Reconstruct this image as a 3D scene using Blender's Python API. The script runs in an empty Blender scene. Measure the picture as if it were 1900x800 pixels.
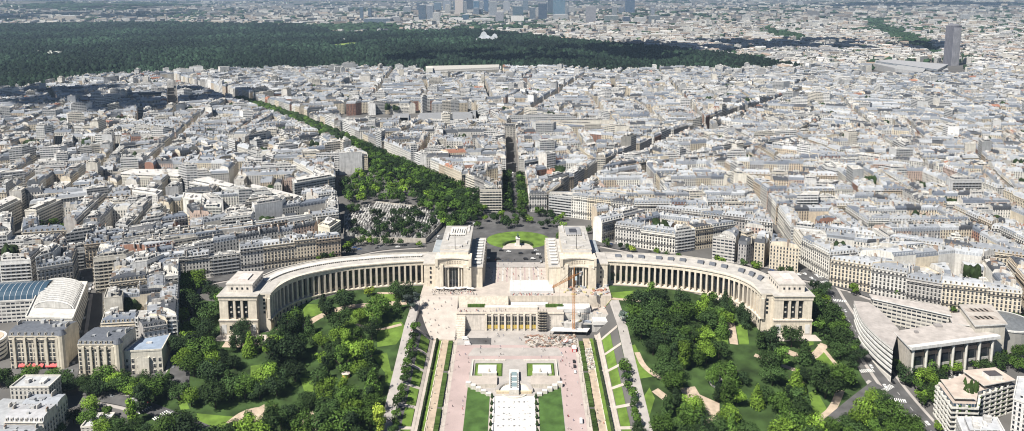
import bpy, math, random
import numpy as np
from mathutils import Vector
R=random.Random(7)
PI=math.pi
S=bpy.context.scene
COL=S.collection
# ------------------------------------------------------------------ camera numbers (metres, z=0 at the fountain)
F=1425.; PITCH=math.radians(8.); CX,CY=957.,178.; CH=276.
CP,SP=math.cos(PITCH),math.sin(PITCH)
YS=[-40000,380,450,542,610,700,850,1500,2200,3000,6000,90000]
ZS=[-6,-6,1,15,26,28,31,31,18,12,10,10]
CEN=64.; BK=78.
def base(y): return float(np.interp(y,YS,ZS))
def low(y):
    return float(np.interp(y,[380,446,580,600,601],[0,.5,6,6,26]))
def hills(x,y):
    h=0.
    for (hx,hy,r,a,s) in ((-7000,10500,2200,95,.5),(-4600,9300,1100,45,.4),(-2000,14500,2600,70,.4),(3500,15500,3200,60,.35),(9500,14000,3000,80,.6),(-10500,14000,3000,110,.5)):
        h+=a*math.exp(-((x-hx)/r)**2-((y-hy)/(r*s))**2)
    return h
def T(x,y):
    if abs(x)<CEN and y<601: return low(y)
    b=base(y)
    if abs(x)<BK and y<601: t=(abs(x)-CEN)/(BK-CEN); return low(y)*(1-t)+b*t
    return b+hills(x,y) if y>5500 else b
def at(px,py,z=0.):
    a=(px-CX)/F; b=(py-CY)/F
    dy=CP-b*SP; dz=-SP-b*CP; t=(z-CH)/dz
    return (a*t,dy*t)
def G(px,py,dz=0.):
    z=20.
    for _ in range(12):
        x,y=at(px,py,z); z=.5*z+.5*(T(x,y)+dz)
    return (x,y)
def pj(x,y,z):
    d=y*CP+(CH-z)*SP; u=y*SP-(CH-z)*CP
    return (CX+F*x/d, CY-F*u/d, d)
# ------------------------------------------------------------------ materials
MAT={}
def mat(name, col, rough=.8, var=.12, scale=.6, tint=False, metal=0., spec=.3, emit=None, rnd=0., bump=0., streak=0.):
    m=bpy.data.materials.new(name); m.use_nodes=True
    nt=m.node_tree; N=nt.nodes; L=nt.links
    b=N['Principled BSDF']; b.inputs['Roughness'].default_value=rough; b.inputs['Metallic'].default_value=metal
    b.inputs['Specular IOR Level'].default_value=spec
    src=None
    if tint:
        a=N.new('ShaderNodeAttribute'); a.attribute_name='tint'; src=a.outputs['Color']
    else:
        r=N.new('ShaderNodeRGB'); r.outputs[0].default_value=(*col,1); src=r.outputs[0]
    if tint and col!=(1,1,1):
        mx=N.new('ShaderNodeMix'); mx.data_type='RGBA'; mx.blend_type='MULTIPLY'; mx.inputs[0].default_value=1
        L.new(src,mx.inputs[6]); mx.inputs[7].default_value=(*col,1); src=mx.outputs[2]
    if var>0:
        tc=N.new('ShaderNodeTexCoord'); no=N.new('ShaderNodeTexNoise'); no.inputs['Scale'].default_value=scale; no.inputs['Detail'].default_value=5
        L.new(tc.outputs['Object'],no.inputs['Vector'])
        mr=N.new('ShaderNodeMapRange'); mr.inputs[1].default_value=.3; mr.inputs[2].default_value=.7
        mr.inputs[3].default_value=1-var; mr.inputs[4].default_value=1+var
        L.new(no.outputs[0],mr.inputs[0])
        v=mr.outputs[0]
        if streak:   # rain streaks and weathering running down the stone
            mp=N.new('ShaderNodeMapping'); mp.inputs['Scale'].default_value=(1,1,.07); n2=N.new('ShaderNodeTexNoise'); n2.inputs['Scale'].default_value=.9; n2.inputs['Detail'].default_value=3
            L.new(tc.outputs['Object'],mp.inputs[0]); L.new(mp.outputs[0],n2.inputs['Vector'])
            m3=N.new('ShaderNodeMapRange'); m3.inputs[1].default_value=.35; m3.inputs[2].default_value=.68; m3.inputs[3].default_value=1+streak*.4; m3.inputs[4].default_value=1-streak
            L.new(n2.outputs[0],m3.inputs[0]); m4=N.new('ShaderNodeMath'); m4.operation='MULTIPLY'; L.new(v,m4.inputs[0]); L.new(m3.outputs[0],m4.inputs[1]); v=m4.outputs[0]
        if rnd>0:
            oi=N.new('ShaderNodeObjectInfo'); r2=N.new('ShaderNodeMapRange'); r2.inputs[3].default_value=1-rnd; r2.inputs[4].default_value=1+rnd
            L.new(oi.outputs['Random'],r2.inputs[0]); mm=N.new('ShaderNodeMath'); mm.operation='MULTIPLY'
            L.new(v,mm.inputs[0]); L.new(r2.outputs[0],mm.inputs[1]); v=mm.outputs[0]
        sc=N.new('ShaderNodeVectorMath'); sc.operation='SCALE'
        L.new(src,sc.inputs[0]); L.new(v,sc.inputs['Scale']); src=sc.outputs[0]
        if bump:
            bp=N.new('ShaderNodeBump'); bp.inputs['Strength'].default_value=bump; bp.inputs['Distance'].default_value=.3
            L.new(no.outputs[0],bp.inputs['Height']); L.new(bp.outputs[0],b.inputs['Normal'])
    L.new(src,b.inputs['Base Color'])
    MAT[name]=m; m['_c']=0
    return m
def M_(N,L,op,a,b=None,c=None):
    n=N.new('ShaderNodeMath'); n.operation=op
    for i,v in enumerate((a,b,c)):
        if v is None: continue
        if isinstance(v,(int,float)): n.inputs[i].default_value=v
        else: L.new(v,n.inputs[i])
    return n.outputs[0]
def facade(name, cw, chh, u0,u1,v0,v1, ledge, dark=(.035,.04,.05), gap=0.):
    """stone wall with a pattern of window openings, storey ledges (u,v in metres)"""
    m=mat(name,(1,1,1),.85,.10,.35,tint=True); nt=m.node_tree; N=nt.nodes; L=nt.links
    b=N['Principled BSDF']; base_l=b.inputs['Base Color'].links[0]; basec=base_l.from_socket
    uv=N.new('ShaderNodeUVMap'); sp=N.new('ShaderNodeSeparateXYZ'); L.new(uv.outputs[0],sp.inputs[0])
    u,v=sp.outputs[0],sp.outputs[1]
    su=M_(N,L,'DIVIDE',u,cw); sv=M_(N,L,'DIVIDE',v,chh)
    fu=M_(N,L,'FRACT',su); fv=M_(N,L,'FRACT',sv)
    cu=M_(N,L,'FLOOR',su); cv=M_(N,L,'FLOOR',sv)
    iu=M_(N,L,'MULTIPLY',M_(N,L,'GREATER_THAN',fu,u0),M_(N,L,'LESS_THAN',fu,u1))
    iv=M_(N,L,'MULTIPLY',M_(N,L,'GREATER_THAN',fv,v0),M_(N,L,'LESS_THAN',fv,v1))
    w=M_(N,L,'MULTIPLY',iu,iv)
    cb=N.new('ShaderNodeCombineXYZ'); L.new(cu,cb.inputs[0]); L.new(cv,cb.inputs[1])
    oi=N.new('ShaderNodeObjectInfo'); L.new(oi.outputs['Random'],cb.inputs[2])
    wn=N.new('ShaderNodeTexWhiteNoise'); L.new(cb.outputs[0],wn.inputs[0])
    # some windows have pale blinds
    blind=M_(N,L,'GREATER_THAN',wn.outputs[0],.8)
    mc=N.new('ShaderNodeMix'); mc.data_type='RGBA'; L.new(M_(N,L,'MULTIPLY',blind,.6),mc.inputs[0])
    mc.inputs[6].default_value=(*dark,1); mc.inputs[7].default_value=(.35,.34,.32,1)
    mx=N.new('ShaderNodeMix'); mx.data_type='RGBA'; L.new(w,mx.inputs[0]); L.new(basec,mx.inputs[6]); L.new(mc.outputs[2],mx.inputs[7])
    # iron balcony line at the bottom of the storey
    ld=M_(N,L,'MULTIPLY',M_(N,L,'LESS_THAN',fv,ledge),.55)
    m2=N.new('ShaderNodeMix'); m2.data_type='RGBA'; L.new(ld,m2.inputs[0]); L.new(mx.outputs[2],m2.inputs[6]); m2.inputs[7].default_value=(.09,.09,.09,1)
    L.new(m2.outputs[2],b.inputs['Base Color'])
    L.new(M_(N,L,'SUBTRACT',.85,M_(N,L,'MULTIPLY',w,.6)),b.inputs['Roughness'])
    return m
facade('fac_h',2.7,3.15,.28,.72,.16,.82,.07)
facade('fac_m',3.4,2.95,.08,.92,.38,.86,.05)
facade('fac_g',1.8,3.2,.06,.94,.12,.92,.0,dark=(.05,.08,.12))
mat('plaster',(1,1,1),.9,.14,.25,tint=True,streak=.22)
mat('stone',(1,1,1),.85,.12,.4,tint=True,streak=.16)
mat('zinc',(1,1,1),.5,.16,.3,tint=True,spec=.5)
mat('slate',(1,1,1),.45,.2,.5,tint=True,spec=.5)
mat('flat',(1,1,1),.9,.18,.2,tint=True)
mat('glass',(.02,.025,.032),.12,0,spec=.8)
mat('glass_b',(.05,.09,.13),.15,0,spec=.8)
mat('iron',(.03,.03,.035),.6,0)
mat('pot',(.26,.15,.10),.9,.2,3)
mat('paint',(1,1,1),.5,0.,1,tint=True,spec=.5)
mat('leaf',(1,1,1),.75,.30,.16,tint=True,rnd=.42,spec=.15)
mat('canopy',(1,1,1),.85,.32,.05,tint=True,spec=.1)
mat('bark',(.07,.055,.04),.95,.2,2)
mat('asphalt',(.10,.098,.098),.9,.32,.12)
mat('ground',(.12,.115,.11),.95,.25,.03)
mat('road_pink',(.44,.345,.325),.9,.10,.08)
mat('paving',(.40,.37,.345),.85,.14,.15)
mat('paving_pale',(.48,.425,.375),.85,.12,.2)
mat('sand',(.46,.37,.28),.95,.2,.25)
mat('grass',(.115,.19,.03),.95,.38,.13,bump=.3)
mat('grass_court',(.062,.122,.028),.95,.35,.15,bump=.3)
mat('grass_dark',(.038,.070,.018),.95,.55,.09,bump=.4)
mat('whitewash',(.66,.645,.62),.7,.14,.25)
mat('marking',(.7,.7,.68),.8,.15,1)
mat('water',(.25,.33,.35),.08,.05,1,spec=.8)
mat('orange',(.50,.22,.07),.5,.05,1)
mat('red',(.5,.03,.03),.5,.05,1)
mat('cloudm',(.9,.9,.9),1,0)
# ------------------------------------------------------------------ mesh builder
class MB:
    def __init__(s): s.v=[]; s.f=[]; s.m=[]; s.c=[]; s.uv=[]
    def poly(s,pts,m,c=(1,1,1),uv=None):
        n=len(s.v); k=len(pts); s.v.extend(pts); s.f.append(tuple(range(n,n+k))); s.m.append(m); s.c.append(c)
        s.uv.extend(uv if uv else [(0,0)]*k)
    def prism(s,P,z0,z1,m,c=(1,1,1),top=None,tc=None,bot=False,uvw=False,u0=0.):
        n=len(P); zz=z0 if isinstance(z0,(list,tuple)) else [z0]*n
        for i in range(n):
            a=P[i]; b=P[(i+1)%n]; za=zz[i]; zb=zz[(i+1)%n]
            L=math.hypot(b[0]-a[0],b[1]-a[1])
            uv=[(u0,0),(u0+L,0),(u0+L,z1-za),(u0,z1-za)] if uvw else None
            s.poly([(a[0],a[1],za),(b[0],b[1],zb),(b[0],b[1],z1),(a[0],a[1],z1)],m,c,uv); u0+=L
        s.poly([(p[0],p[1],z1) for p in P],top or m,tc or c)
        if bot: s.poly([(P[i][0],P[i][1],zz[i]) for i in range(n-1,-1,-1)],m,c)
    def box(s,x,y,z0,z1,wx,wy,m,c=(1,1,1),rot=0.,top=None,tc=None,bot=False,uvw=False):
        ca,sa=math.cos(rot),math.sin(rot); hx,hy=wx/2,wy/2
        P=[(x+u*ca-w*sa,y+u*sa+w*ca) for u,w in ((-hx,-hy),(hx,-hy),(hx,hy),(-hx,hy))]
        s.prism(P,z0,z1,m,c,top,tc,bot,uvw)
    def cyl(s,x,y,z0,z1,r0,r1,m,c=(1,1,1),n=8,cap=True):
        a=[(x+r0*math.cos(2*PI*i/n),y+r0*math.sin(2*PI*i/n),z0) for i in range(n)]
        b=[(x+r1*math.cos(2*PI*i/n),y+r1*math.sin(2*PI*i/n),z1) for i in range(n)]
        for i in range(n):
            j=(i+1)%n
            if r1>1e-4: s.poly([a[i],a[j],b[j],b[i]],m,c)
            else: s.poly([a[i],a[j],(x,y,z1)],m,c)
        if cap and r1>1e-4: s.poly(b,m,c)
    def beam(s,p,q,w,m,c=(1,1,1)):
        p=Vector(p); q=Vector(q); d=(q-p).normalized(); up=Vector((0,0,1)) if abs(d.z)<.9 else Vector((1,0,0))
        a=d.cross(up).normalized()*w/2; b=d.cross(a).normalized()*w/2
        P=[p+a+b,p-a+b,p-a-b,p+a-b]; Q=[q+a+b,q-a+b,q-a-b,q+a-b]
        for i in range(4):
            j=(i+1)%4; s.poly([tuple(P[j]),tuple(P[i]),tuple(Q[i]),tuple(Q[j])],m,c)
        s.poly([tuple(v) for v in P],m,c); s.poly([tuple(v) for v in Q[::-1]],m,c)
    def mesh(s,name):
        me=bpy.data.meshes.new(name)
        nv=len(s.v); nf=len(s.f)
        lt=np.fromiter((len(f) for f in s.f),np.int32,nf); ls=np.zeros(nf,np.int32); ls[1:]=np.cumsum(lt)[:-1]
        li=np.fromiter((i for f in s.f for i in f),np.int32,int(lt.sum()))
        me.vertices.add(nv); me.vertices.foreach_set('co',np.asarray(s.v,np.float32).ravel())
        me.loops.add(len(li)); me.loops.foreach_set('vertex_index',li)
        me.polygons.add(nf); me.polygons.foreach_set('loop_start',ls); me.polygons.foreach_set('loop_total',lt)
        used=[]; ix={}
        for k in s.m:
            if k not in ix: ix[k]=len(used); used.append(k)
        for k in used: me.materials.append(MAT[k])
        me.polygons.foreach_set('material_index',np.fromiter((ix[k] for k in s.m),np.int32,nf))
        me.update(calc_edges=True)
        at_=me.attributes.new('tint','FLOAT_COLOR','FACE')
        c=np.ones((nf,4),np.float32); c[:,:3]=np.asarray(s.c,np.float32); at_.data.foreach_set('color',c.ravel())
        if len(s.uv)==len(li):
            u=me.uv_layers.new(name='UVMap'); u.data.foreach_set('uv',np.asarray(s.uv,np.float32).ravel())
        return me
    def build(s,name,parent=None):
        if not s.f: return None
        o=bpy.data.objects.new(name,s.mesh(name)); COL.objects.link(o)
        if parent: o.parent=parent
        return o
def npmesh(name,V,Fq,mats,mi=None,tint=None):
    """V (n,3), Fq (m,k) uniform faces"""
    me=bpy.data.meshes.new(name); m,k=Fq.shape
    me.vertices.add(len(V)); me.vertices.foreach_set('co',V.astype(np.float32).ravel())
    me.loops.add(m*k); me.loops.foreach_set('vertex_index',Fq.astype(np.int32).ravel())
    me.polygons.add(m); me.polygons.foreach_set('loop_start',np.arange(0,m*k,k,dtype=np.int32)); me.polygons.foreach_set('loop_total',np.full(m,k,np.int32))
    for x in mats: me.materials.append(MAT[x])
    if mi is not None: me.polygons.foreach_set('material_index',mi.astype(np.int32))
    me.update(calc_edges=True)
    if tint is not None:
        a=me.attributes.new('tint','FLOAT_COLOR','FACE'); c=np.ones((m,4),np.float32); c[:,:3]=tint; a.data.foreach_set('color',c.ravel())
    return me
def tag(o,label=None,cat=None,group=None,kind=None):
    if label: o['label']=label
    if cat: o['category']=cat
    if group: o['group']=group
    if kind: o['kind']=kind
    return o
def empty(name,loc=(0,0,0),rz=0.):
    o=bpy.data.objects.new(name,None); COL.objects.link(o); o.location=loc; o.rotation_euler=(0,0,rz); return o
def inst(name,me,parent=None,loc=(0,0,0),rz=0.,sc=None):
    o=bpy.data.objects.new(name,me); COL.objects.link(o); o.location=loc; o.rotation_euler=(0,0,rz)
    if sc: o.scale=sc
    if parent: o.parent=parent
    return o
ORD=['','second','third','fourth','fifth','sixth','seventh','eighth','ninth','tenth','eleventh','twelfth','thirteenth','fourteenth','fifteenth','sixteenth']
def rank_labels(items,noun_pl=None):
    """items: (obj, look, noun, zone, group, px). Gives every one its own words."""
    d={}
    for it in items: d.setdefault((it[1],it[2],it[3]),[]).append(it)
    for (look,noun,zone),L in d.items():
        L.sort(key=lambda t:t[5])
        for i,(o,_,_,_,grp,_) in enumerate(L):
            if len(L)==1: lab=f'{look} {noun} {zone}'
            elif len(L)<=16:
                if i==len(L)-1: lab=f'rightmost {look} {noun} {zone}'
                else: lab=(f'leftmost {look} {noun} {zone}' if i==0 else f'{look} {noun} {zone}, {ORD[i]} from left')
            else: lab=f'{look} {noun} {zone}'
            o['label']=lab
            if grp: o['group']=grp
# ------------------------------------------------------------------ geometry helpers
def clip(poly,nx,ny,c):
    """keep the side nx*x+ny*y>=c"""
    out=[]; n=len(poly)
    for i in range(n):
        a=poly[i]; b=poly[(i+1)%n]; da=nx*a[0]+ny*a[1]-c; db=nx*b[0]+ny*b[1]-c
        if da>=0: out.append(a)
        if (da>0 and db<0) or (da<0 and db>0):
            t=da/(da-db); out.append((a[0]+(b[0]-a[0])*t,a[1]+(b[1]-a[1])*t))
    return out
def area(P): return .5*sum(P[i][0]*P[(i+1)%len(P)][1]-P[(i+1)%len(P)][0]*P[i][1] for i in range(len(P)))
def inpoly(x,y,P):
    r=False; n=len(P); j=n-1
    for i in range(n):
        xi,yi=P[i]; xj,yj=P[j]
        if (yi>y)!=(yj>y) and x<(xj-xi)*(y-yi)/(yj-yi)+xi: r=not r
        j=i
    return r
def lerp(a,b,t): return (a[0]+(b[0]-a[0])*t,a[1]+(b[1]-a[1])*t)
def inset(P,d):
    n=len(P); E=[]
    for i in range(n):
        a=P[i]; b=P[(i+1)%n]; L=math.hypot(b[0]-a[0],b[1]-a[1])
        if L<1e-6: return None
        nx,ny=-(b[1]-a[1])/L,(b[0]-a[0])/L
        E.append((nx,ny,nx*a[0]+ny*a[1]+d))
    out=[]
    for i in range(n):
        n1=E[i-1]; n2=E[i]; det=n1[0]*n2[1]-n1[1]*n2[0]
        if abs(det)<1e-3: return None
        out.append(((n1[2]*n2[1]-n1[1]*n2[2])/det,(n1[0]*n2[2]-n1[2]*n2[0])/det))
    for i in range(n):
        a=P[i]; b=P[(i+1)%n]; c=out[i]; e=out[(i+1)%n]
        if (b[0]-a[0])*(e[0]-c[0])+(b[1]-a[1])*(e[1]-c[1])<=0: return None
    return out
def simp(P,d=4.):
    out=[]
    for p in P:
        if not out or math.hypot(p[0]-out[-1][0],p[1]-out[-1][1])>d: out.append(p)
    if len(out)>1 and math.hypot(out[0][0]-out[-1][0],out[0][1]-out[-1][1])<d: out.pop()
    return out
LAY=[0.]
def drape(name,polys,m,label=None,cat=None,kind='structure',dz=None,zf=None,parent=None):
    """flat sheets lying on the sloping ground, cut where the slope changes"""
    if dz is None: LAY[0]+=.012; dz=.03+LAY[0]
    mb=MB()
    for P in polys:
        if area(P)<0: P=P[::-1]
        ys=[p[1] for p in P]; xs=[p[0] for p in P]
        yb=sorted(set(YS+[446,580,600]))
        ycut=[min(ys)-1]+[y for y in yb if min(ys)<y<max(ys)]+[max(ys)+1]
        xcut=[min(xs)-1]+[x for x in (-BK,-CEN,CEN,BK) if min(xs)<x<max(xs)]+[max(xs)+1]; yc0=ycut
        for i in range(len(xcut)-1):
            Q0=clip(clip(P,1,0,xcut[i]),-1,0,-xcut[i+1])
            if len(Q0)<3: continue
            xl=max(xcut[i],min(xs)); xr=min(xcut[i+1],max(xs)); xm=(xl+xr)/2; bank=CEN<abs(xm)<BK
            ycut=yc0 if not bank else sorted(set(yc0+[q for q in range(380,601,5) if yc0[0]<q<yc0[-1]]))
            for j in range(len(ycut)-1):
                Q=clip(clip(Q0,0,1,ycut[j]),0,-1,-ycut[j+1])
                if len(Q)<3 or abs(area(Q))<.05: continue
                ym=(max(ycut[j],min(ys))+min(ycut[j+1],max(ys)))/2
                if zf is not None: f=lambda x,y:zf
                elif bank and ym<600: f=lambda x,y:T(x,min(y,600))+.2
                elif abs(xm)<CEN and ym<600: f=lambda x,y:low(min(y,600))
                else: f=lambda x,y:base(y)
                mb.poly([(p[0],p[1],f(p[0],p[1])+dz) for p in Q],m)
    o=mb.build(name,parent)
    if o and not parent: tag(o,label,cat,kind=kind)
    return o
def ribbon(pts,w):
    n=len(pts); Lp=[];Rp=[]
    for i in range(n):
        a=pts[max(i-1,0)]; b=pts[min(i+1,n-1)]; L=math.hypot(b[0]-a[0],b[1]-a[1]); nx,ny=-(b[1]-a[1])/L,(b[0]-a[0])/L
        ww=w[i] if isinstance(w,(list,tuple)) else w
        Lp.append((pts[i][0]+nx*ww/2,pts[i][1]+ny*ww/2)); Rp.append((pts[i][0]-nx*ww/2,pts[i][1]-ny*ww/2))
    return [[Rp[i],Rp[i+1],Lp[i+1],Lp[i]] for i in range(n-1)]
def smooth(pts,k=6):
    out=[]; n=len(pts)
    for i in range(n-1):
        p0=pts[max(i-1,0)];p1=pts[i];p2=pts[i+1];p3=pts[min(i+2,n-1)]
        for j in range(k):
            t=j/k
            out.append(tuple(.5*((2*p1[q])+(-p0[q]+p2[q])*t+(2*p0[q]-5*p1[q]+4*p2[q]-p3[q])*t*t+(-p0[q]+3*p1[q]-3*p2[q]+p3[q])*t**3) for q in range(2)))
    out.append(pts[-1]); return out
def resample(pts,n):
    L=[0]
    for i in range(1,len(pts)): L.append(L[-1]+math.hypot(pts[i][0]-pts[i-1][0],pts[i][1]-pts[i-1][1]))
    out=[]
    for k in range(n+1):
        s=L[-1]*k/n; i=max(0,min(len(pts)-2,np.searchsorted(L,s)-1)); t=(s-L[i])/(L[i+1]-L[i]); out.append(lerp(pts[i],pts[i+1],t))
    return out
# ------------------------------------------------------------------ camera, light, air
cam=bpy.data.objects.new('camera',bpy.data.cameras.new('camera')); COL.objects.link(cam)
cam.data.sensor_width=36; cam.data.lens=F/1900*36; cam.data.clip_start=1; cam.data.clip_end=120000
cam.data.shift_x=(950-CX)/1900; cam.data.shift_y=-(400-CY)/1900
cam.location=(0,0,CH); cam.rotation_euler=(PI/2-PITCH,0,0); S.camera=cam
SUN_AZ=Vector((-.72,-.694)); EL=math.radians(52)
sd=Vector((SUN_AZ.x*math.cos(EL),SUN_AZ.y*math.cos(EL),math.sin(EL)))
sun=bpy.data.objects.new('sun',bpy.data.lights.new('sun','SUN')); COL.objects.link(sun)
sun.data.energy=5.0; sun.data.angle=math.radians(.5); sun.data.color=(1,.955,.88)
sun.rotation_euler=sd.to_track_quat('Z','Y').to_euler()
W=bpy.data.worlds.new('World'); S.world=W; W.use_nodes=True
sky=W.node_tree.nodes.new('ShaderNodeTexSky'); sky.sky_type='NISHITA'; sky.sun_disc=False; sky.sun_elevation=EL; sky.air_density=.65; sky.dust_density=.4; sky.altitude=300
sky.sun_rotation=math.atan2(SUN_AZ.x,SUN_AZ.y)%(2*PI)
bg=W.node_tree.nodes['Background']; bg.inputs[1].default_value=.05; W.node_tree.links.new(sky.outputs[0],bg.inputs[0])
S.view_settings.view_transform='Standard'; S.view_settings.look='None'; S.view_settings.exposure=.56; S.view_settings.gamma=1
S.render.engine='CYCLES'; S.cycles.max_bounces=5; S.cycles.diffuse_bounces=1; S.cycles.glossy_bounces=2; S.cycles.volume_bounces=0; S.cycles.transparent_max_bounces=4
S.cycles.use_adaptive_sampling=True; S.cycles.adaptive_threshold=.01; S.cycles.pixel_filter_type='BLACKMAN_HARRIS'; S.cycles.filter_width=1.1
HAZE=1
if HAZE:
    hb=MB(); hb.box(0,20000,-20,330,64000,47000,'plaster',bot=True)
    me=hb.mesh('haze'); me.materials.clear()
    hm=bpy.data.materials.new('haze'); hm.use_nodes=True; nt=hm.node_tree; nt.nodes.remove(nt.nodes['Principled BSDF'])
    pv=nt.nodes.new('ShaderNodeVolumePrincipled'); pv.inputs['Density'].default_value=5.2e-5; pv.inputs['Color'].default_value=(.56,.77,1,1); pv.inputs['Anisotropy'].default_value=.2
    nt.links.new(pv.outputs[0],nt.nodes['Material Output'].inputs['Volume'])
    me.materials.append(hm); ho=bpy.data.objects.new('haze',me); COL.objects.link(ho); tag(ho,'pale blue summer haze over the whole city','haze',kind='stuff')
# ------------------------------------------------------------------ ground
gb=MB()
yy=[-2500]+YS[1:8]+[446,580,600,2600,3000,3500,4200,5000]+list(range(6000,20001,700))+[24000,30000,40000]
yy=sorted(set(yy)); xs=[-30000,-20000,-15000]+list(range(-12600,12601,900))+[15000,20000,30000,-64,64,-78,78]
xs=sorted(set(xs))
for i in range(len(xs)-1):
    for j in range(len(yy)-1):
        x0,x1,y0,y1=xs[i],xs[i+1],yy[j],yy[j+1]
        c=abs((x0+x1)/2)<CEN and y1<=600
        if CEN<abs((x0+x1)/2)<BK and 380<=y0 and y1<=600: continue
        if c: gb.poly([(x0,y0,low(y0)),(x1,y0,low(y0)),(x1,y1,low(y1)),(x0,y1,low(y1))],'ground')
        else:
            h=(lambda x,y:base(y)+(hills(x,y) if y>5500 else 0))
            gb.poly([(x0,y0,h(x0,y0)),(x1,y0,h(x1,y0)),(x1,y1,h(x1,y1)),(x0,y1,h(x0,y1))],'ground')
for sg in (-1,1):   # sloping bank beside the sunken fountain court
    for y in range(380,600,5):
        Q=[(sg*CEN,y),(sg*BK,y),(sg*BK,y+5),(sg*CEN,y+5)]
        gb.poly([(p[0],p[1],T(p[0],p[1])) for p in (Q if sg>0 else Q[::-1])],'ground')
gb.poly([(-BK,600,low(600)),(BK,600,low(600)),(BK,600,base(600)),(-BK,600,base(600))],'plaster',(.5,.46,.4))
tag(gb.build('ground'),kind='structure')
# ================================================================== CITY
def jit(c,r,a=.08):
    k=1+r.uniform(-a,a); return (c[0]*k,c[1]*k,c[2]*k)
STONE=[('cream',(.68,.60,.47)),('pale grey',(.60,.58,.54)),('white',(.76,.73,.66)),('beige',(.60,.50,.38)),('grey',(.42,.40,.38)),('brick red',(.34,.19,.14)),('pinkish',(.56,.43,.36))]
STW=[30,24,26,12,8,3,4]
ROOF=[('grey zinc',(.27,.285,.31),'zinc'),('pale zinc',(.42,.435,.455),'zinc'),('dark slate',(.07,.075,.085),'slate'),('blue-grey slate',(.16,.18,.215),'slate'),('rusty tile',(.36,.17,.11),'slate')]
RW=[36,38,16,14,.7]
class Out:   # where the pieces of a building go
    def __init__(s,mass=None):
        s.mass=mass
        s.tr=[]
        if mass: s.wall=s.roof=mass
        else: s.wall=MB(); s.roof=MB(); s.chim=[]; s.dorm=[]; s.win=[]
    def new(s):
        if s.mass: s.trim=s.mass
        else: s.trim=MB(); s.tr.append(s.trim)
    def ch(s):
        if s.mass: return s.mass
        m=MB(); s.chim.append(m); return m
    def dm(s):
        if s.mass: return s.mass
        m=MB(); s.dorm.append(m); return m
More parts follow.
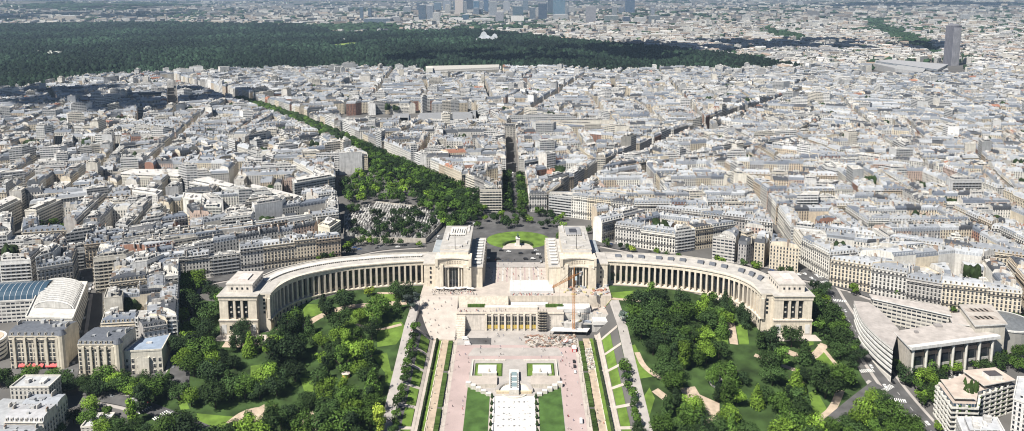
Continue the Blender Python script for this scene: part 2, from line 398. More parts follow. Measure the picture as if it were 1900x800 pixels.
def building(o,P,z0,h,sty,r,lod,wc,rc,rm,opens=(1,0,1,0),geo=False):
    a,b,c,d=P
    z1=z0+h; zb=z0-3
    stone='stone'; fac='stone' if geo else ('fac_h' if sty=='h' else 'fac_m' if sty=='m' else 'fac_g')
    E=[(a,b),(b,c),(c,d),(d,a)]
    pc=jit(wc,r,.12) if r.random()<.75 else (.62,.59,.54)
    u0=r.uniform(0,3)
    for i,(p,q) in enumerate(E):
        L=math.hypot(q[0]-p[0],q[1]-p[1])
        if L<.5: continue
        n=max(1,round(L/2.7)); sc=n*2.7/L   # whole number of bays
        if opens[i]: o.wall.poly([(*p,zb),(*q,zb),(*q,z1),(*p,z1)],fac,wc,[(0,-3),(L*sc,-3),(L*sc,h),(0,h)])
        else: o.wall.poly([(*p,zb),(*q,zb),(*q,z1),(*p,z1)],'plaster',pc)
    Lab=math.hypot(b[0]-a[0],b[1]-a[1]); dep=math.hypot(d[0]-a[0],d[1]-a[1]); rot=math.atan2(b[1]-a[1],b[0]-a[0])
    def pt(u,v): return lerp(lerp(a,b,u),lerp(d,c,u),v)
    if sty=='h':
        mh=r.uniform(2.6,3.6); t=min(.3,1.5/max(dep,4)); zr=z1+mh; zz=zr+r.uniform(.5,1.6)
        ov=.0
        m1='slate' if rm=='slate' or r.random()<.35 else rm
        c1=rc if rm=='slate' else (jit((.2,.22,.25),r,.2) if m1=='slate' else rc)
        A,B,Cc,D=pt(0,t),pt(1,t),pt(1,1-t),pt(0,1-t); m0,m2=pt(0,.5),pt(1,.5)
        o.roof.poly([(*a,z1),(*b,z1),(*B,zr),(*A,zr)],m1,c1)
        o.roof.poly([(*c,z1),(*d,z1),(*D,zr),(*Cc,zr)],m1,c1)
        o.roof.poly([(*A,zr),(*B,zr),(*m2,zz),(*m0,zz)],rm,rc)
        o.roof.poly([(*m0,zz),(*m2,zz),(*Cc,zr),(*D,zr)],rm,rc)
        for (p,q,P2,Q2,mm) in ((b,c,B,Cc,m2),(d,a,D,A,m0)):
            o.wall.poly([(*p,z1),(*q,z1),(*Q2,zr),(*mm,zz),(*P2,zr)],'plaster',pc)
        # cornice and balcony ledges on the street side
        if lod<=1:
            nx,ny=(b[1]-a[1])/max(Lab,.1),-(b[0]-a[0])/max(Lab,.1)
            levels=[(h-.25,.55,.45)]+([(h-3.3,.9,.25),(6.4,.8,.25)] if lod==0 else [])
            for (lv,w,th) in levels:
                o.new()
                P4=[(a[0]+nx*w,a[1]+ny*w),(b[0]+nx*w,b[1]+ny*w),b,a]
                z=z0+lv
                o.trim.poly([(*P4[0],z),(*P4[1],z),(*P4[1],z+th),(*P4[0],z+th)],'stone',wc)
                o.trim.poly([(*P4[0],z+th),(*P4[1],z+th),(*b,z+th),(*a,z+th)],'stone',wc)
                o.trim.poly([(*b,z),(*P4[1],z),(*P4[0],z),(*a,z)],'stone',wc)
                if lod==0 and w>.6:
                    o.trim.poly([(*P4[0],z+th),(*P4[1],z+th),(*P4[1],z+th+.7),(*P4[0],z+th+.7)],'iron')
        # dormers
        if lod==0 or (lod==1 and r.random()<.5):
            n=max(1,int(Lab/(2.9 if lod==0 else 4.5)))
            if not o.mass: n=min(n,8)
            for side in (0,1):
                if side and lod: continue
                for k in range(n):
                    u=(k+.5)/n; x,y=pt(u,t*.45 if not side else 1-t*.45)
                    mm=o.dm() if side==0 else o.roof
                    mm.box(x,y,z1+.5,z1+2.5,1.3,1.1,'stone' if side==0 else rm,wc if side==0 else rc,rot,top=rm,tc=rc)
                    if side==0:
                        nx,ny=(b[1]-a[1])/Lab,-(b[0]-a[0])/Lab; ca,sa=math.cos(rot),math.sin(rot)
                        q=[(x+nx*.57-ca*.4,y+ny*.57-sa*.4),(x+nx*.57+ca*.4,y+ny*.57+sa*.4)]
                        mm.poly([(*q[0],z1+.8),(*q[1],z1+.8),(*q[1],z1+2.2),(*q[0],z1+2.2)],'glass')
        # chimney walls on the party sides
        nch={0:3,1:3,2:1}[lod]
        for k in range(nch):
            u=r.choice((.03,.97)) if k<2 else r.uniform(.3,.7)
            v=r.uniform(.2,.8); x,y=pt(u,v); m=o.ch(); L=r.uniform(2,4.8); hh=zz+r.uniform(.9,2.4)
            tc=jit(r.choice(((.62,.58,.52),(.48,.43,.36),(.64,.61,.56),(.4,.32,.26))),r)
            m.box(x,y,z1+.5,hh,.7,L,'plaster',tc,rot)
            if lod<2:
                m.box(x,y,hh,hh+.55,.42,L*.85,'pot' if r.random()<.4 else 'plaster',(.6,.58,.55),rot)
        nj={0:5,1:3,2:2}[lod]
        for k in range(nj):
            u,v=r.uniform(.12,.88),r.choice((r.uniform(.22,.45),r.uniform(.55,.8))); x,y=pt(u,v)
            q=r.random()
            if q<.4: o.roof.box(x,y,zr-.3,zz+r.uniform(.2,.5),r.uniform(.8,1.8),r.uniform(.8,1.6),'slate',(.06,.07,.08),rot)
            elif q<.8: o.roof.box(x,y,zr-.3,zz+r.uniform(.6,2.),r.uniform(1,3),r.uniform(1,3),'plaster',jit((.56,.55,.52),r,.15),rot,top='zinc',tc=(.42,.43,.44))
            else: o.roof.box(x,y,zr-.3,zz+r.uniform(.3,1.2),r.uniform(2,5),r.uniform(1.5,3),'zinc',jit((.36,.37,.38),r,.2),rot)
    else:
        # flat roof: parapet, set-back storey, boxes
        fc=jit((.44,.42,.39),r,.25)
        o.roof.poly([(*a,z1-.4),(*b,z1-.4),(*c,z1-.4),(*d,z1-.4)],'flat',fc)
        for (p,q) in E:
            L=math.hypot(q[0]-p[0],q[1]-p[1])
            if L<1: continue
            nx,ny=-(q[1]-p[1])/L*.3,(q[0]-p[0])/L*.3
            o.roof.prism([p,q,(q[0]+nx,q[1]+ny),(p[0]+nx,p[1]+ny)],z1-.4,z1+.5,'plaster',wc)
        if r.random()<.7 and dep>8:
            P2=[pt(.12,.22),pt(.88,.22),pt(.88,.8),pt(.12,.8)]
            o.wall.prism(P2,z1-.4,z1+2.7,fac if not geo else 'fac_m',wc,top='flat',tc=jit(fc,r),uvw=True)
            zt=z1+2.7
        else: zt=z1-.4
        for k in range({0:5,1:4,2:2}[lod]):
            u,v=r.uniform(.25,.75),r.uniform(.3,.7); x,y=pt(u,v)
            o.roof.box(x,y,zt,zt+r.uniform(.7,2.6),r.uniform(1.2,4),r.uniform(1.2,3.5),'plaster',jit((.6,.59,.56),r,.25),rot)
        for k in range(1 if lod==2 else 2):
            x,y=pt(r.uniform(.05,.95),r.uniform(.3,.7)); m=o.ch(); m.box(x,y,z1-.4,zt+1.8,.8,r.uniform(1.5,3),'plaster',jit((.7,.68,.64),r),rot)
        if lod==0:   # balcony slabs
            nx,ny=(b[1]-a[1])/max(Lab,.1),-(b[0]-a[0])/max(Lab,.1)
            for k in range(1,int(h/2.95)):
                o.new(); z=z0+k*2.95; w=1.1; A=lerp(a,b,.06); B=lerp(a,b,.94)
                P4=[(A[0]+nx*w,A[1]+ny*w),(B[0]+nx*w,B[1]+ny*w),B,A]
                if k%1==0: o.trim.prism(P4,z-.1,z+.12,'stone',wc,bot=True)
                o.trim.poly([(*P4[0],z+.1),(*P4[1],z+.1),(*P4[1],z+.85),(*P4[0],z+.85)],'stone',wc)
# --- streets, as ground lines read off the photograph
AV=[ # (points, width, tree rows)
 ([G(885,392),G(700,302),G(560,237),G(430,190),G(300,150)],54),
 ([G(957,396),G(951,325)],30),
 ([G(946,252),G(1042,181),G(1090,150)],15),
 ([G(944,256),G(863,203)],12),
 ([G(1025,402),G(1110,338),G(1260,266),G(1408,211),G(1500,180)],24),
 ([G(1528,526),G(1469,489),G(1405,387),G(1330,330)],16),
 ([G(1894,416),G(1729,340),G(1574,318),G(1476,281)],18),
 ([G(1729,340),G(1600,262)],12),
 ([G(120,700),G(150,575),G(168,500)],17),
 ([G(640,395),G(560,345),G(430,300)],13),
 ([G(322,215),G(318,150)],20),
 ([G(1250,500),G(1130,452)],1),
 ([G(951,325),G(946,250)],17),
]
FR=[ # frontages facing the open ground, kept side = far side
 ([G(318,528),G(592,490)],8),([G(1112,452),G(1250,473),G(1462,507)],8),([G(1538,533),G(1745,583),G(1925,612)],8),
 ([G(1046,412),G(1104,425)],8),([G(640,465),G(628,340)],8),([G(318,528),G(322,600),G(330,700)],8)]
OPEN=[G(*p) for p in ((310,830),(322,705),(314,600),(309,529),(592,492),(642,468),(632,400),(622,332),(705,306),(790,340),(885,385),(905,396),(1000,397),(1046,412),(1108,428),(1108,454),(1250,475),(1462,509),(1536,532),(1745,585),(1960,622),(1990,850),(1900,900),(300,900))]
HOLES=[OPEN]
def hole(*px): HOLES.append([G(*p) for p in px])
HOLES.append([(-460,300),(-460,560),(-428,604),(-392,608),(-340,606),(-338,627),(-284,627),(-240,520),(-240,300)])
hole((622,246),(632,214),(893,210),(896,246))          # school court
hole((780,150),(780,126),(940,126),(940,150))         # long university block
hole((1600,150),(1610,118),(1800,118),(1800,150))       # congress hall
def PX(z,*p): return [at(x,y,z) for x,y in p]
SL=[(52,[(45.6,391),(67.5,392),(114,371),(90,371)],['plaster','fac_m','plaster','plaster'],(.66,.62,.54),'long slab of flats with blank cream end wall above the small park'),
 (52,[(-25,402),(39,371),(22,364),(-45,392)],['fac_m','plaster','plaster','plaster'],(.62,.59,.52),'slab of flats with banded balconies cut by the left picture edge'),
 (54,[(216,351),(292,362),(301,354),(227,344)],['fac_h','fac_m','plaster','plaster'],(.76,.74,.70),'white slab of flats with regular small windows left of the tall blank tower'),
 (58,[(339,368),(373,371),(374,361),(341,359)],['plaster']*4,(.78,.77,.70),'tall windowless white block behind the grey banded offices'),
 (53,[(375,386),(410,386),(411,377),(378,377)],['fac_m','plaster','plaster','plaster'],(.58,.58,.54),'grey office block with stacked dark window bands and blank white side'),
 (52,[(209,327),(333,333),(361,317),(245,316)],['fac_h']*4,(.66,.63,.56),'wide cream office block with rows of square windows'),
 (50,[(351,338),(428,353),(441,345),(385,329)],['fac_m']*4,(.74,.73,.69),'white block with three bands of wide windows'),
 (49,[(449,351),(546,375),(562,366),(470,343)],['fac_m']*4,(.72,.72,.68),'low long white block with wrap-around terraces'),
 (56,[(546,341),(621,328),(612,321),(542,333)],['fac_m']*4,(.62,.62,.58),'big grey stepped block of flats above the cemetery trees'),
 (46,[(445,418),(507,419),(507,412),(447,411)],['fac_m']*4,(.76,.75,.72),'white low office with long windows behind the left wing row'),
 (53,[(590,418),(612,424),(632,410),(610,405)],['plaster','fac_m','plaster','plaster'],(.70,.65,.52),'cream corner block with blank wall by the cemetery road'),
]
for z,p,*_ in SL:
    P=PX(z,*p); P=P if area(P)>0 else P[::-1]; HOLES.append(inset(P,-7) or P)
hole((125,455),(70,455),(70,425),(135,420))            # small park on the left
BOIS_PX=[(-60,184),(80,174),(140,157),(215,151),(330,145),(480,139),(640,137),(780,135),(800,128),(930,130),(1120,141),(1250,137),(1490,134),(1400,114),(1250,97),(1100,84),(930,64),(860,60),(700,64),(630,66),(570,50),(300,45),(-60,50)]
BOIS=[G(*p) for p in BOIS_PX]
def cutpoly(polys,p,q,gap,need=12.):
    L=math.hypot(q[0]-p[0],q[1]-p[1]); nx,ny=-(q[1]-p[1])/L,(q[0]-p[0])/L; c=nx*p[0]+ny*p[1]; out=[]
    for P in polys:
        n=sum(1 for k in range(21) if inpoly(*lerp(p,q,k/20),P))
        if n/21*L<need: out.append(P); continue
        for s in (1,-1):
            Q=clip(P,s*nx,s*ny,s*c+gap/2)
            if len(Q)>=3 and area(Q)>60: out.append(Q)
    return out
blocks=[[(-470,480),(470,480),(1720,2450),(-1720,2450)]]
def endcut(polys,c,dx,dy):
    out=[]; L=math.hypot(dx,dy); nx,ny=dx/L,dy/L; k=nx*c[0]+ny*c[1]
    for P in polys:
        if area(P)<9000 or not inpoly(c[0],c[1],P): out.append(P); continue
        for s in (1,-1):
            Q=clip(P,s*nx,s*ny,s*k+5)
            if len(Q)>=3 and area(Q)>60: out.append(Q)
    return out
for y in (1180,1560,1950):   # coarse first division so that no street runs on for ever
    blocks=cutpoly(blocks,(-1700,y-60),(1700,y+90),10)
for x,y0,y1 in ((-420,700,1180),(-800,1180,1950),(-300,1560,2400),(620,760,1200),(820,1180,1950),(350,1560,2400),(1100,1560,2400)):
    blocks=cutpoly(blocks,(x,y0),(x*1.25,y1),10)
for pts,w in AV:
    for c,o_ in ((pts[-1],pts[-2]),(pts[0],pts[1])): blocks=endcut(blocks,c,c[0]-o_[0],c[1]-o_[1])
for pts,w in AV:
    for i in range(len(pts)-1): blocks=cutpoly(blocks,pts[i],pts[i+1],w)
for pts,w in FR:
    for i in range(len(pts)-1): blocks=cutpoly(blocks,pts[i],pts[i+1],w)
rb=random.Random(11)
def split(P,r,target,out):
    P=simp(P,2.)
    if len(P)<3: return
    A=area(P)
    if A<target:
        out.append(P); return
    best=None
    cx=sum(p[0] for p in P)/len(P); cy=sum(p[1] for p in P)/len(P)
    # long axis from covariance
    sxx=sum((p[0]-cx)**2 for p in P); syy=sum((p[1]-cy)**2 for p in P); sxy=sum((p[0]-cx)*(p[1]-cy) for p in P)
    th=.5*math.atan2(2*sxy,sxx-syy)+r.gauss(0,.10)
    # prefer to run parallel to some edge
    e=max(range(len(P)),key=lambda i:math.hypot(P[i][0]-P[(i+1)%len(P)][0],P[i][1]-P[(i+1)%len(P)][1])*(.7+.6*r.random()))
    q=P[(e+1)%len(P)]; te=math.atan2(q[1]-P[e][1],q[0]-P[e][0])
    k=round((th-te)/(PI/2)); th=te+k*PI/2+r.gauss(0,.03)
    nx,ny=math.cos(th),math.sin(th)
    pr=[nx*p[0]+ny*p[1] for p in P]; c=min(pr)+(max(pr)-min(pr))*r.uniform(.38,.62)
    g=12 if A>30000 else 10
    for s in (1,-1):
        Q=clip(P,s*nx,s*ny,s*c+g/2)
        if len(Q)>=3: split(Q,r,target*r.uniform(.9,1.1),out)
blk=[]
EXTRA=[[(-300,527),(-248,534),(-284,622),(-338,624)],[(-360,606),(-342,628),(-300,629),(-330,606)]][:1]
for P in blocks: split(P,rb,7600 ,blk)
for P in EXTRA: split(P,rb,2600,blk)
SPEC=[]   # (quad, z0, h, sty, lod, wcname, wc, rname, rc, rm, opens, inner)
def pick(r,x,y):
    wn,wc=r.choices(STONE,STW)[0]; rn,rc,rm=r.choices(ROOF,RW)[0]; return wn,jit(wc,r,.1),rn,jit(rc,r,.12),rm
def infr(x,y,z,mg=25):
    if y<300: return False
    px,py,d=pj(x,y,z); return -mg<px<1900+mg and -mg<py<800+mg+60
def bad(x,y):
    for H in EXTRA:
        if inpoly(x,y,H): return False
    for H in HOLES:
        if inpoly(x,y,H): return True
    return inpoly(x,y,BOIS)
for P in blk:
    cx=sum(p[0] for p in P)/len(P); cy=sum(p[1] for p in P)/len(P)
    if not infr(cx,cy,T(cx,cy)+20,90): continue
    dist=math.hypot(cx,cy); lod=0 if dist<900 else 1 if dist<1500 else 2
    A=area(P); P=simp(P,3.)
    if len(P)<3 or A<150: continue
    leftish=cx<-180 and cy<1150
    pm=.42 if leftish else (.14 if cx<0 else .11)
    hb=rb.uniform(19,23.5)
    dd=rb.uniform(11.5,14)
    Q=inset(P,dd)
    while Q is None and dd>5: dd-=1.5; Q=inset(P,dd)
    thin=Q is None
    if thin: Q=P
    for i in range(0 if thin else len(P)):
        p0,p1=P[i],P[(i+1)%len(P)]; q0,q1=Q[i],Q[(i+1)%len(P)]
        L=math.hypot(p1[0]-p0[0],p1[1]-p0[1]); n=max(1,round(L/rb.uniform(18,30)))
        k=0; ts=[0]+sorted([(j+rb.uniform(-.18,.18))/n for j in range(1,n)])+[1]
        for k in range(n):
            a,b=lerp(p0,p1,ts[k]),lerp(p0,p1,ts[k+1]); c,d=lerp(q0,q1,ts[k+1]),lerp(q0,q1,ts[k])
            mx,my=(a[0]+b[0]+c[0]+d[0])/4,(a[1]+b[1]+c[1]+d[1])/4
            if bad(mx,my) or bad(*a) and bad(*c) or rb.random()<.015: continue
            if not infr(mx,my,T(mx,my)+20,40): continue
            if my>2330 and mx<900: continue
            sty='m' if rb.random()<pm else 'h'
            h=hb+rb.choice((rb.uniform(-.5,.5),rb.uniform(-.5,.5),rb.uniform(-3,2.5))) if sty=='h' else rb.choice((rb.uniform(18,24),rb.uniform(24,31) if leftish else rb.uniform(22,26)))
            if rb.random()<.05 and cy>800: sty='m'; h=rb.uniform(26,37)
            wn,wc,rn,rc,rm=pick(rb,mx,my)
            if sty=='m': wn,wc=rb.choice((('white',(.74,.73,.70)),('cream',(.64,.60,.52)),('grey',(.5,.5,.49)),('white',(.70,.69,.67)))); rn='flat'
            op=[1,0,1,0]
            if rb.random()<.10: op[0]=1; op[2]=0
            if k==0: op[3]=1
            if k==n-1: op[1]=1
            SPEC.append([[a,b,c,d],T(mx,my),h,sty,lod,wn,wc,rn,rc,rm,op,False,mx,my])
    # courtyard wings
    if area(Q)>250:
        sub=[]
        def sp2(W_,tgt):
            if len(W_)<3: return
            if area(W_)<tgt: sub.append(W_); return
            xs_=[p[0] for p in W_]; ys_=[p[1] for p in W_]
            e=max(range(len(W_)),key=lambda i:math.hypot(W_[i][0]-W_[(i+1)%len(W_)][0],W_[i][1]-W_[(i+1)%len(W_)][1]))
            q=W_[(e+1)%len(W_)]; th=math.atan2(q[1]-W_[e][1],q[0]-W_[e][0]); nx,ny=math.cos(th),math.sin(th)
            pr=[nx*p[0]+ny*p[1] for p in W_]; c=min(pr)+(max(pr)-min(pr))*rb.uniform(.35,.65)
            for s in (1,-1):
                Z=simp(clip(W_,s*nx,s*ny,s*c+rb.choice((0,0,1.5,3))),1.)
                if len(Z)>=3: sp2(Z,tgt)
        sp2(Q,rb.uniform(180,330))
        for W_ in sub:
            if len(W_)!=4 and len(W_)!=3: W_=W_[:4]
            if len(W_)<4: W_=W_+[lerp(W_[-1],W_[0],.5)]
            if area(W_)<25 or rb.random()<(.04 if thin else .42): continue
            mx,my=sum(p[0] for p in W_)/4,sum(p[1] for p in W_)/4
            if bad(mx,my): continue
            if not infr(mx,my,T(mx,my)+20,40): continue
            wn,wc,rn,rc,rm=pick(rb,mx,my)
            sty=rb.choice('hhm')
            SPEC.append([W_,T(mx,my),rb.uniform(17,23) if thin else rb.choice((rb.uniform(5,11),rb.uniform(9,15),rb.uniform(14,20))),sty,max(1,lod),wn,wc,rn if sty=='h' else 'flat',rc,rm,[1,1,1,1],True,mx,my])
print('parcels',len(SPEC))
def score(s):
    x,y=s[12],s[13]; px,py,d=pj(x,y,s[1]+s[2])
    if not(0<px<1900 and 0<py<800): return 0
    a,b=s[0][0],s[0][1]; w=math.hypot(b[0]-a[0],b[1]-a[1])
    k=(w*10+s[2]*w*.6)/d/d
    if s[11]: k*=.25
    return k
order=sorted(range(len(SPEC)),key=lambda i:-score(SPEC[i])); CHOSEN=set(order[:262])
def zone(x,y):
    if y<640 and x<-230: return 'in the quarter left of the gardens'
    if x<-170 and y<720: return 'behind the left curved wing'
    if y<700 and x>0: 
        return 'in the long row behind the civic palace' if x>260 else 'behind the right curved wing'
    px=pj(x,y,40)[0]
    if px<300: return 'among the blocks at the left edge' if y<800 else 'far back at the left edge'
    if px<640: return 'between the slab flats and the cemetery' if y<850 else 'left of the tree-lined avenue'
    if px<950: return 'between the two tree-lined avenues'
    if px<1120: return 'just right of the straight central avenue'
    if px<1320: return 'up the slope behind the right pavilion' if y<800 else 'beyond the big corner block'
    if px<1520: return 'left of the descending narrow street' if y<760 else 'above the right curved wing'
    return 'among the near blocks at the right edge' if y<760 else 'far back at the right edge'
# shared window meshes (x along the wall, -y outwards)
def winmesh(k):
    m=MB()
    if k==0: w,h=1.25,2.2
    elif k==1: w,h=2.3,1.7
    else: w,h=.9,1.6
    t=.16
    m.box(0,-.03,0,h,w,.10,'glass')
    for sx in (-1,1): m.box(sx*(w/2+t/2),-.08,-.1,h+t,t,.26,'stone',(.66,.63,.57))
    m.box(0,-.13,h,h+t+.05,w+2*t+.1,.36,'stone',(.66,.63,.57),bot=True)
    m.box(0,-.05,0,h,.07,.2,'paint',(.7,.7,.68))
    if k==0: m.box(0,-.28,0,.75,w+.1,.06,'iron')
    else: m.box(0,-.13,-.15,0,w+2*t,.36,'stone',(.66,.63,.57),bot=True)
    return m.mesh('window')
WIN=[winmesh(k) for k in range(3)]
def put_windows(par,org,a,b,z0,z1,k,step,vstep,first=1.1,cap=100):
    L=math.hypot(b[0]-a[0],b[1]-a[1]); n=int(L/step); 
    if n<1: return 0
    rot=math.atan2(b[1]-a[1],b[0]-a[0]); cnt=0; z=z0+first
    while z+vstep*.75<z1 and cnt<cap:
        for i in range(n):
            x,y=lerp(a,b,(i+.5)/n); inst('window',WIN[k],par,(x-org[0],y-org[1],z-org[2]),rot); cnt+=1
            if cnt>=cap: break
        z+=vstep
    return cnt
def shift(mb,o):
    if mb.v:
        ox,oy,oz=o; mb.v=[(x-ox,y-oy,z-oz) for x,y,z in mb.v]
    return mb
NWIN=0
def make_thing(P,z0,h,sty,wc,rc,rm,opens,seed,name,geo,lod=0):
    global NWIN
    r=random.Random(seed); o=Out(); building(o,P,z0,h,sty,r,lod,wc,rc,rm,opens,geo)
    mx,my=sum(p[0] for p in P)/4,sum(p[1] for p in P)/4; org=(mx,my,z0)
    root=empty(name,org)
    w=shift(o.wall,org).build('wall',root); ro=shift(o.roof,org).build('roof',root)
    for c in o.tr: shift(c,org).build('balcony' if lod==0 else 'cornice',root)
    for c in o.chim: shift(c,org).build('chimney',ro)
    for c in o.dorm: shift(c,org).build('dormer',ro)
    if geo:
        cnt=0
        for i in range(4):
            if not opens[i]: continue
            a,b=P[i],P[(i+1)%4]; nx,ny=(b[1]-a[1]),-(b[0]-a[0]); cx,cy=(a[0]+b[0])/2,(a[1]+b[1])/2
            if nx*(-cx)+ny*(-cy)<=0 or math.hypot(nx,ny)<3: continue
            if i==2: continue
            cnt+=put_windows(root,org,a,b,z0,z0+h,0 if sty=='h' else 1,2.7 if sty=='h' else 3.4,3.15 if sty=='h' else 2.95,cap=100-cnt)
        NWIN+=cnt
    return root
mass=MB(); LB=[]
geoset=set([i for i in order if not SPEC[i][11]][:85])
for i,s in enumerate(SPEC):
    if i in CHOSEN:
        nm='apartment_block' if s[3]=='m' else 'mansard_building'
        o=make_thing(s[0],s[1],s[2],s[3],s[6],s[8],s[9],s[10],i,nm,i in geoset,0 if i in geoset else s[4])
        tag(o,cat='building')
        if s[3]=='m': look=('tall ' if s[2]>24 else '')+s[5]; noun='flat-roofed block'
        else: look=s[5]; noun=s[7]+'-roofed building'
        LB.append((o,look,noun,zone(s[12],s[13]),'apartment buildings across the city',pj(s[12],s[13],s[1]+s[2])[0]))
    else:
        building(Out(mass),s[0],s[1],s[2],s[3],random.Random(i),s[4] if not s[11] else 2,s[6],s[8],s[9],s[10])
print('windows',NWIN,'mass faces',len(mass.f))
# ================================================================== PALACE
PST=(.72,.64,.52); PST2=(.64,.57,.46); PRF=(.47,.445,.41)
def sx(s,P): return [(s*p[0],p[1]) for p in P]
def wing(s):
    side='left' if s<0 else 'right'
    root=empty('museum_palace',(s*130,620,0))
    def B(mb,name,par=None):
        par=par or root
        off=(s*130,620,0) 
        o=shift(mb,off).build(name,par); return o
    fr=resample(smooth([(75,626),(95,623.4),(114,619.5),(142,611.5),(167,597.5),(179.5,584),(185.5,568),(186.5,554)],8),31)
    ou=resample(smooth([(76,646),(100,644),(117,642),(160,630),(190,611),(200,598),(206,585),(207,578)],8),31)
    fr=sx(s,fr); ou=sx(s,ou)
    wall=MB(); base_=MB(); ent=MB(); roof=MB()
    nin=[]
    for i in range(32):
        a=fr[max(i-1,0)]; b=fr[min(i+1,31)]; L=math.hypot(b[0]-a[0],b[1]-a[1]); n=(-(b[1]-a[1])/L*s,(b[0]-a[0])/L*s)   # pointing to the rear
        if n[0]*(ou[i][0]-fr[i][0])+n[1]*(ou[i][1]-fr[i][1])<0: n=(-n[0],-n[1])
        nin.append(n)
    off=lambda i,d:(fr[i][0]+nin[i][0]*d,fr[i][1]+nin[i][1]*d)
    for i in range(31):
        a,b=off(i,0),off(i+1,0)
        rec=(off(i,2.6),off(i+1,2.6))
        # storey wall behind the pillars with a tall window in each bay
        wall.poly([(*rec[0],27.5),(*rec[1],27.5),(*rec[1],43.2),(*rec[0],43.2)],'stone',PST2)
        w=MB(); A,C=lerp(rec[0],rec[1],.24),lerp(rec[0],rec[1],.76); A=(A[0]-nin[i][0]*.12,A[1]-nin[i][1]*.12); C=(C[0]-nin[i][0]*.12,C[1]-nin[i][1]*.12)
        w.poly([(*A,28.6),(*C,28.6),(*C,42.2),(*A,42.2)],'glass')
        for q in (32,35.5,39): w.beam((*A,q),(*C,q),.18,'iron')
        M0=lerp(A,C,.5); w.beam((*M0,28.6),(*M0,42.2),.16,'iron')
        B(w,'window')
        # base
        a2,b2=off(i,-1.2),off(i+1,-1.2); t0=T(*a2)-2
        base_.poly([(*a2,t0),(*b2,t0),(*b2,27),(*a2,27)],'stone',PST2)
        base_.poly([(*a2,27),(*b2,27),(*rec[1],27.5),(*rec[0],27.5)],'stone',PST)
        for q in (.5,):
            m0=lerp(a2,b2,q); base_.box(m0[0]-nin[i][0]*.05,m0[1]-nin[i][1]*.05,23.2,25.4,1.4,.3,'glass',rot=math.atan2(b2[1]-a2[1],b2[0]-a2[0]))
        a3,b3=off(i,-1.7),off(i+1,-1.7)
        base_.prism([a3,b3,b2,a2],26.4,27.3,'stone',PST,bot=True)
        # entablature
        e=[off(i,-.5),off(i+1,-.5),off(i+1,3),off(i,3)]
        ent.prism(e,43.2,46.2,'stone',PST,bot=True)
        e=[off(i,-1.2),off(i+1,-1.2),off(i+1,2.2),off(i,2.2)]
        ent.prism(e,46.2,47.1,'stone',(.70,.63,.53),bot=True)
        # roof and rear wall
        r0,r1=off(i,2.2),off(i+1,2.2)
        roof.poly([(*r0,46.5),(*r1,46.5),(*ou[i+1],46.9),(*ou[i],46.9)],'flat',PRF)
        roof.poly([(*ou[i],20),(*ou[i+1],20),(*ou[i+1],47.5),(*ou[i],47.5)],'stone',PST2)
        p0,p1=lerp(ou[i],fr[i],.05),lerp(ou[i+1],fr[i+1],.05)
        roof.prism([ou[i],ou[i+1],p1,p0],46.9,47.6,'stone',(.5,.47,.42))
    rf=B(roof,'roof'); B(wall,'wall'); B(base_,'podium'); B(ent,'entablature')
    for i in range(32):
        p=MB(); x,y=off(i,.55); rot=math.atan2(nin[i][1],nin[i][0])-PI/2
        p.box(x,y,27.3,43.3,1.55,2.2,'stone',(.68,.60,.49),rot); B(p,'pillar')
    if s<0:   # long strip of small roof windows
        for i in range(1,29):
            g=MB(); a,b=lerp(fr[i],ou[i],.5),lerp(fr[i+1],ou[i+1],.5); c,d=lerp(fr[i+1],ou[i+1],.72),lerp(fr[i],ou[i],.72)
            g.prism([a,b,c,d],46.4,47.9,'stone',(.62,.58,.52),top='flat',tc=(.62,.6,.56))
            L=math.hypot(b[0]-a[0],b[1]-a[1])
            for q in (.1,.4,.7):
                u,v=lerp(a,b,q),lerp(a,b,q+.2); n=nin[i]; u=(u[0]-n[0]*.1,u[1]-n[1]*.1); v=(v[0]-n[0]*.1,v[1]-n[1]*.1)
                g.poly([(*u,46.7),(*v,46.7),(*v,47.6),(*u,47.6)],'glass')
            B(g,'skylight',None if rf is None else root)
    else:
        for k in range(12):
            i=2+k*2.35; j=int(i); a,b=lerp(fr[j],ou[j],.42),lerp(fr[j+1],ou[j+1],.42); c,d=lerp(fr[j+1],ou[j+1],.78),lerp(fr[j],ou[j],.78)
            g=MB(); g.prism([a,b,c,d],46.5,47.5,'stone',(.5,.48,.44),top='slate',tc=(.12,.13,.14))
            g.poly([(*a,47.55),(*b,47.55),(*lerp(b,c,.5),48.9),(*lerp(a,d,.5),48.9)],'slate',(.14,.15,.17)); g.poly([(*lerp(b,c,.5),48.9),(*c,47.55),(*d,47.55),(*lerp(a,d,.5),48.9)],'slate',(.14,.15,.17))
            B(g,'skylight')
    # ---- end pavilion
    def bx(m,x0,x1,y0,y1,z0,z1,mm,c=PST,top=None,tc=None,bot=False):
        m.box(s*(x0+x1)/2,(y0+y1)/2,z0,z1,x1-x0,y1-y0,mm,c,0,top,tc,bot)
    tip=MB()
    bx(tip,195,223,552,586,8,47,'stone',PST)
    bx(tip,186.4,195,555,578,8,46.6,'stone',PST,'flat',PRF)
    for (x0,x1) in ((195,201.5),(216.5,223)): bx(tip,x0,x1,550,552.1,28,43.6,'stone',PST)
    bx(tip,194.6,223.4,549.6,552.1,12,28,'stone',PST2); bx(tip,194.2,223.8,549,552.1,27.4,28.4,'stone',(.7,.62,.52),bot=True)
    bx(tip,194.4,223.6,549.6,586.4,43.6,46.6,'stone',PST,bot=True); bx(tip,193.6,224.4,548.8,587.2,46.6,47.4,'stone',(.70,.63,.53),'flat',PRF,bot=True)
    bx(tip,185.6,194,554,578,46.2,47.3,'stone',(.70,.63,.53),'flat',PRF,bot=True)
    tp=B(tip,'end_pavilion')
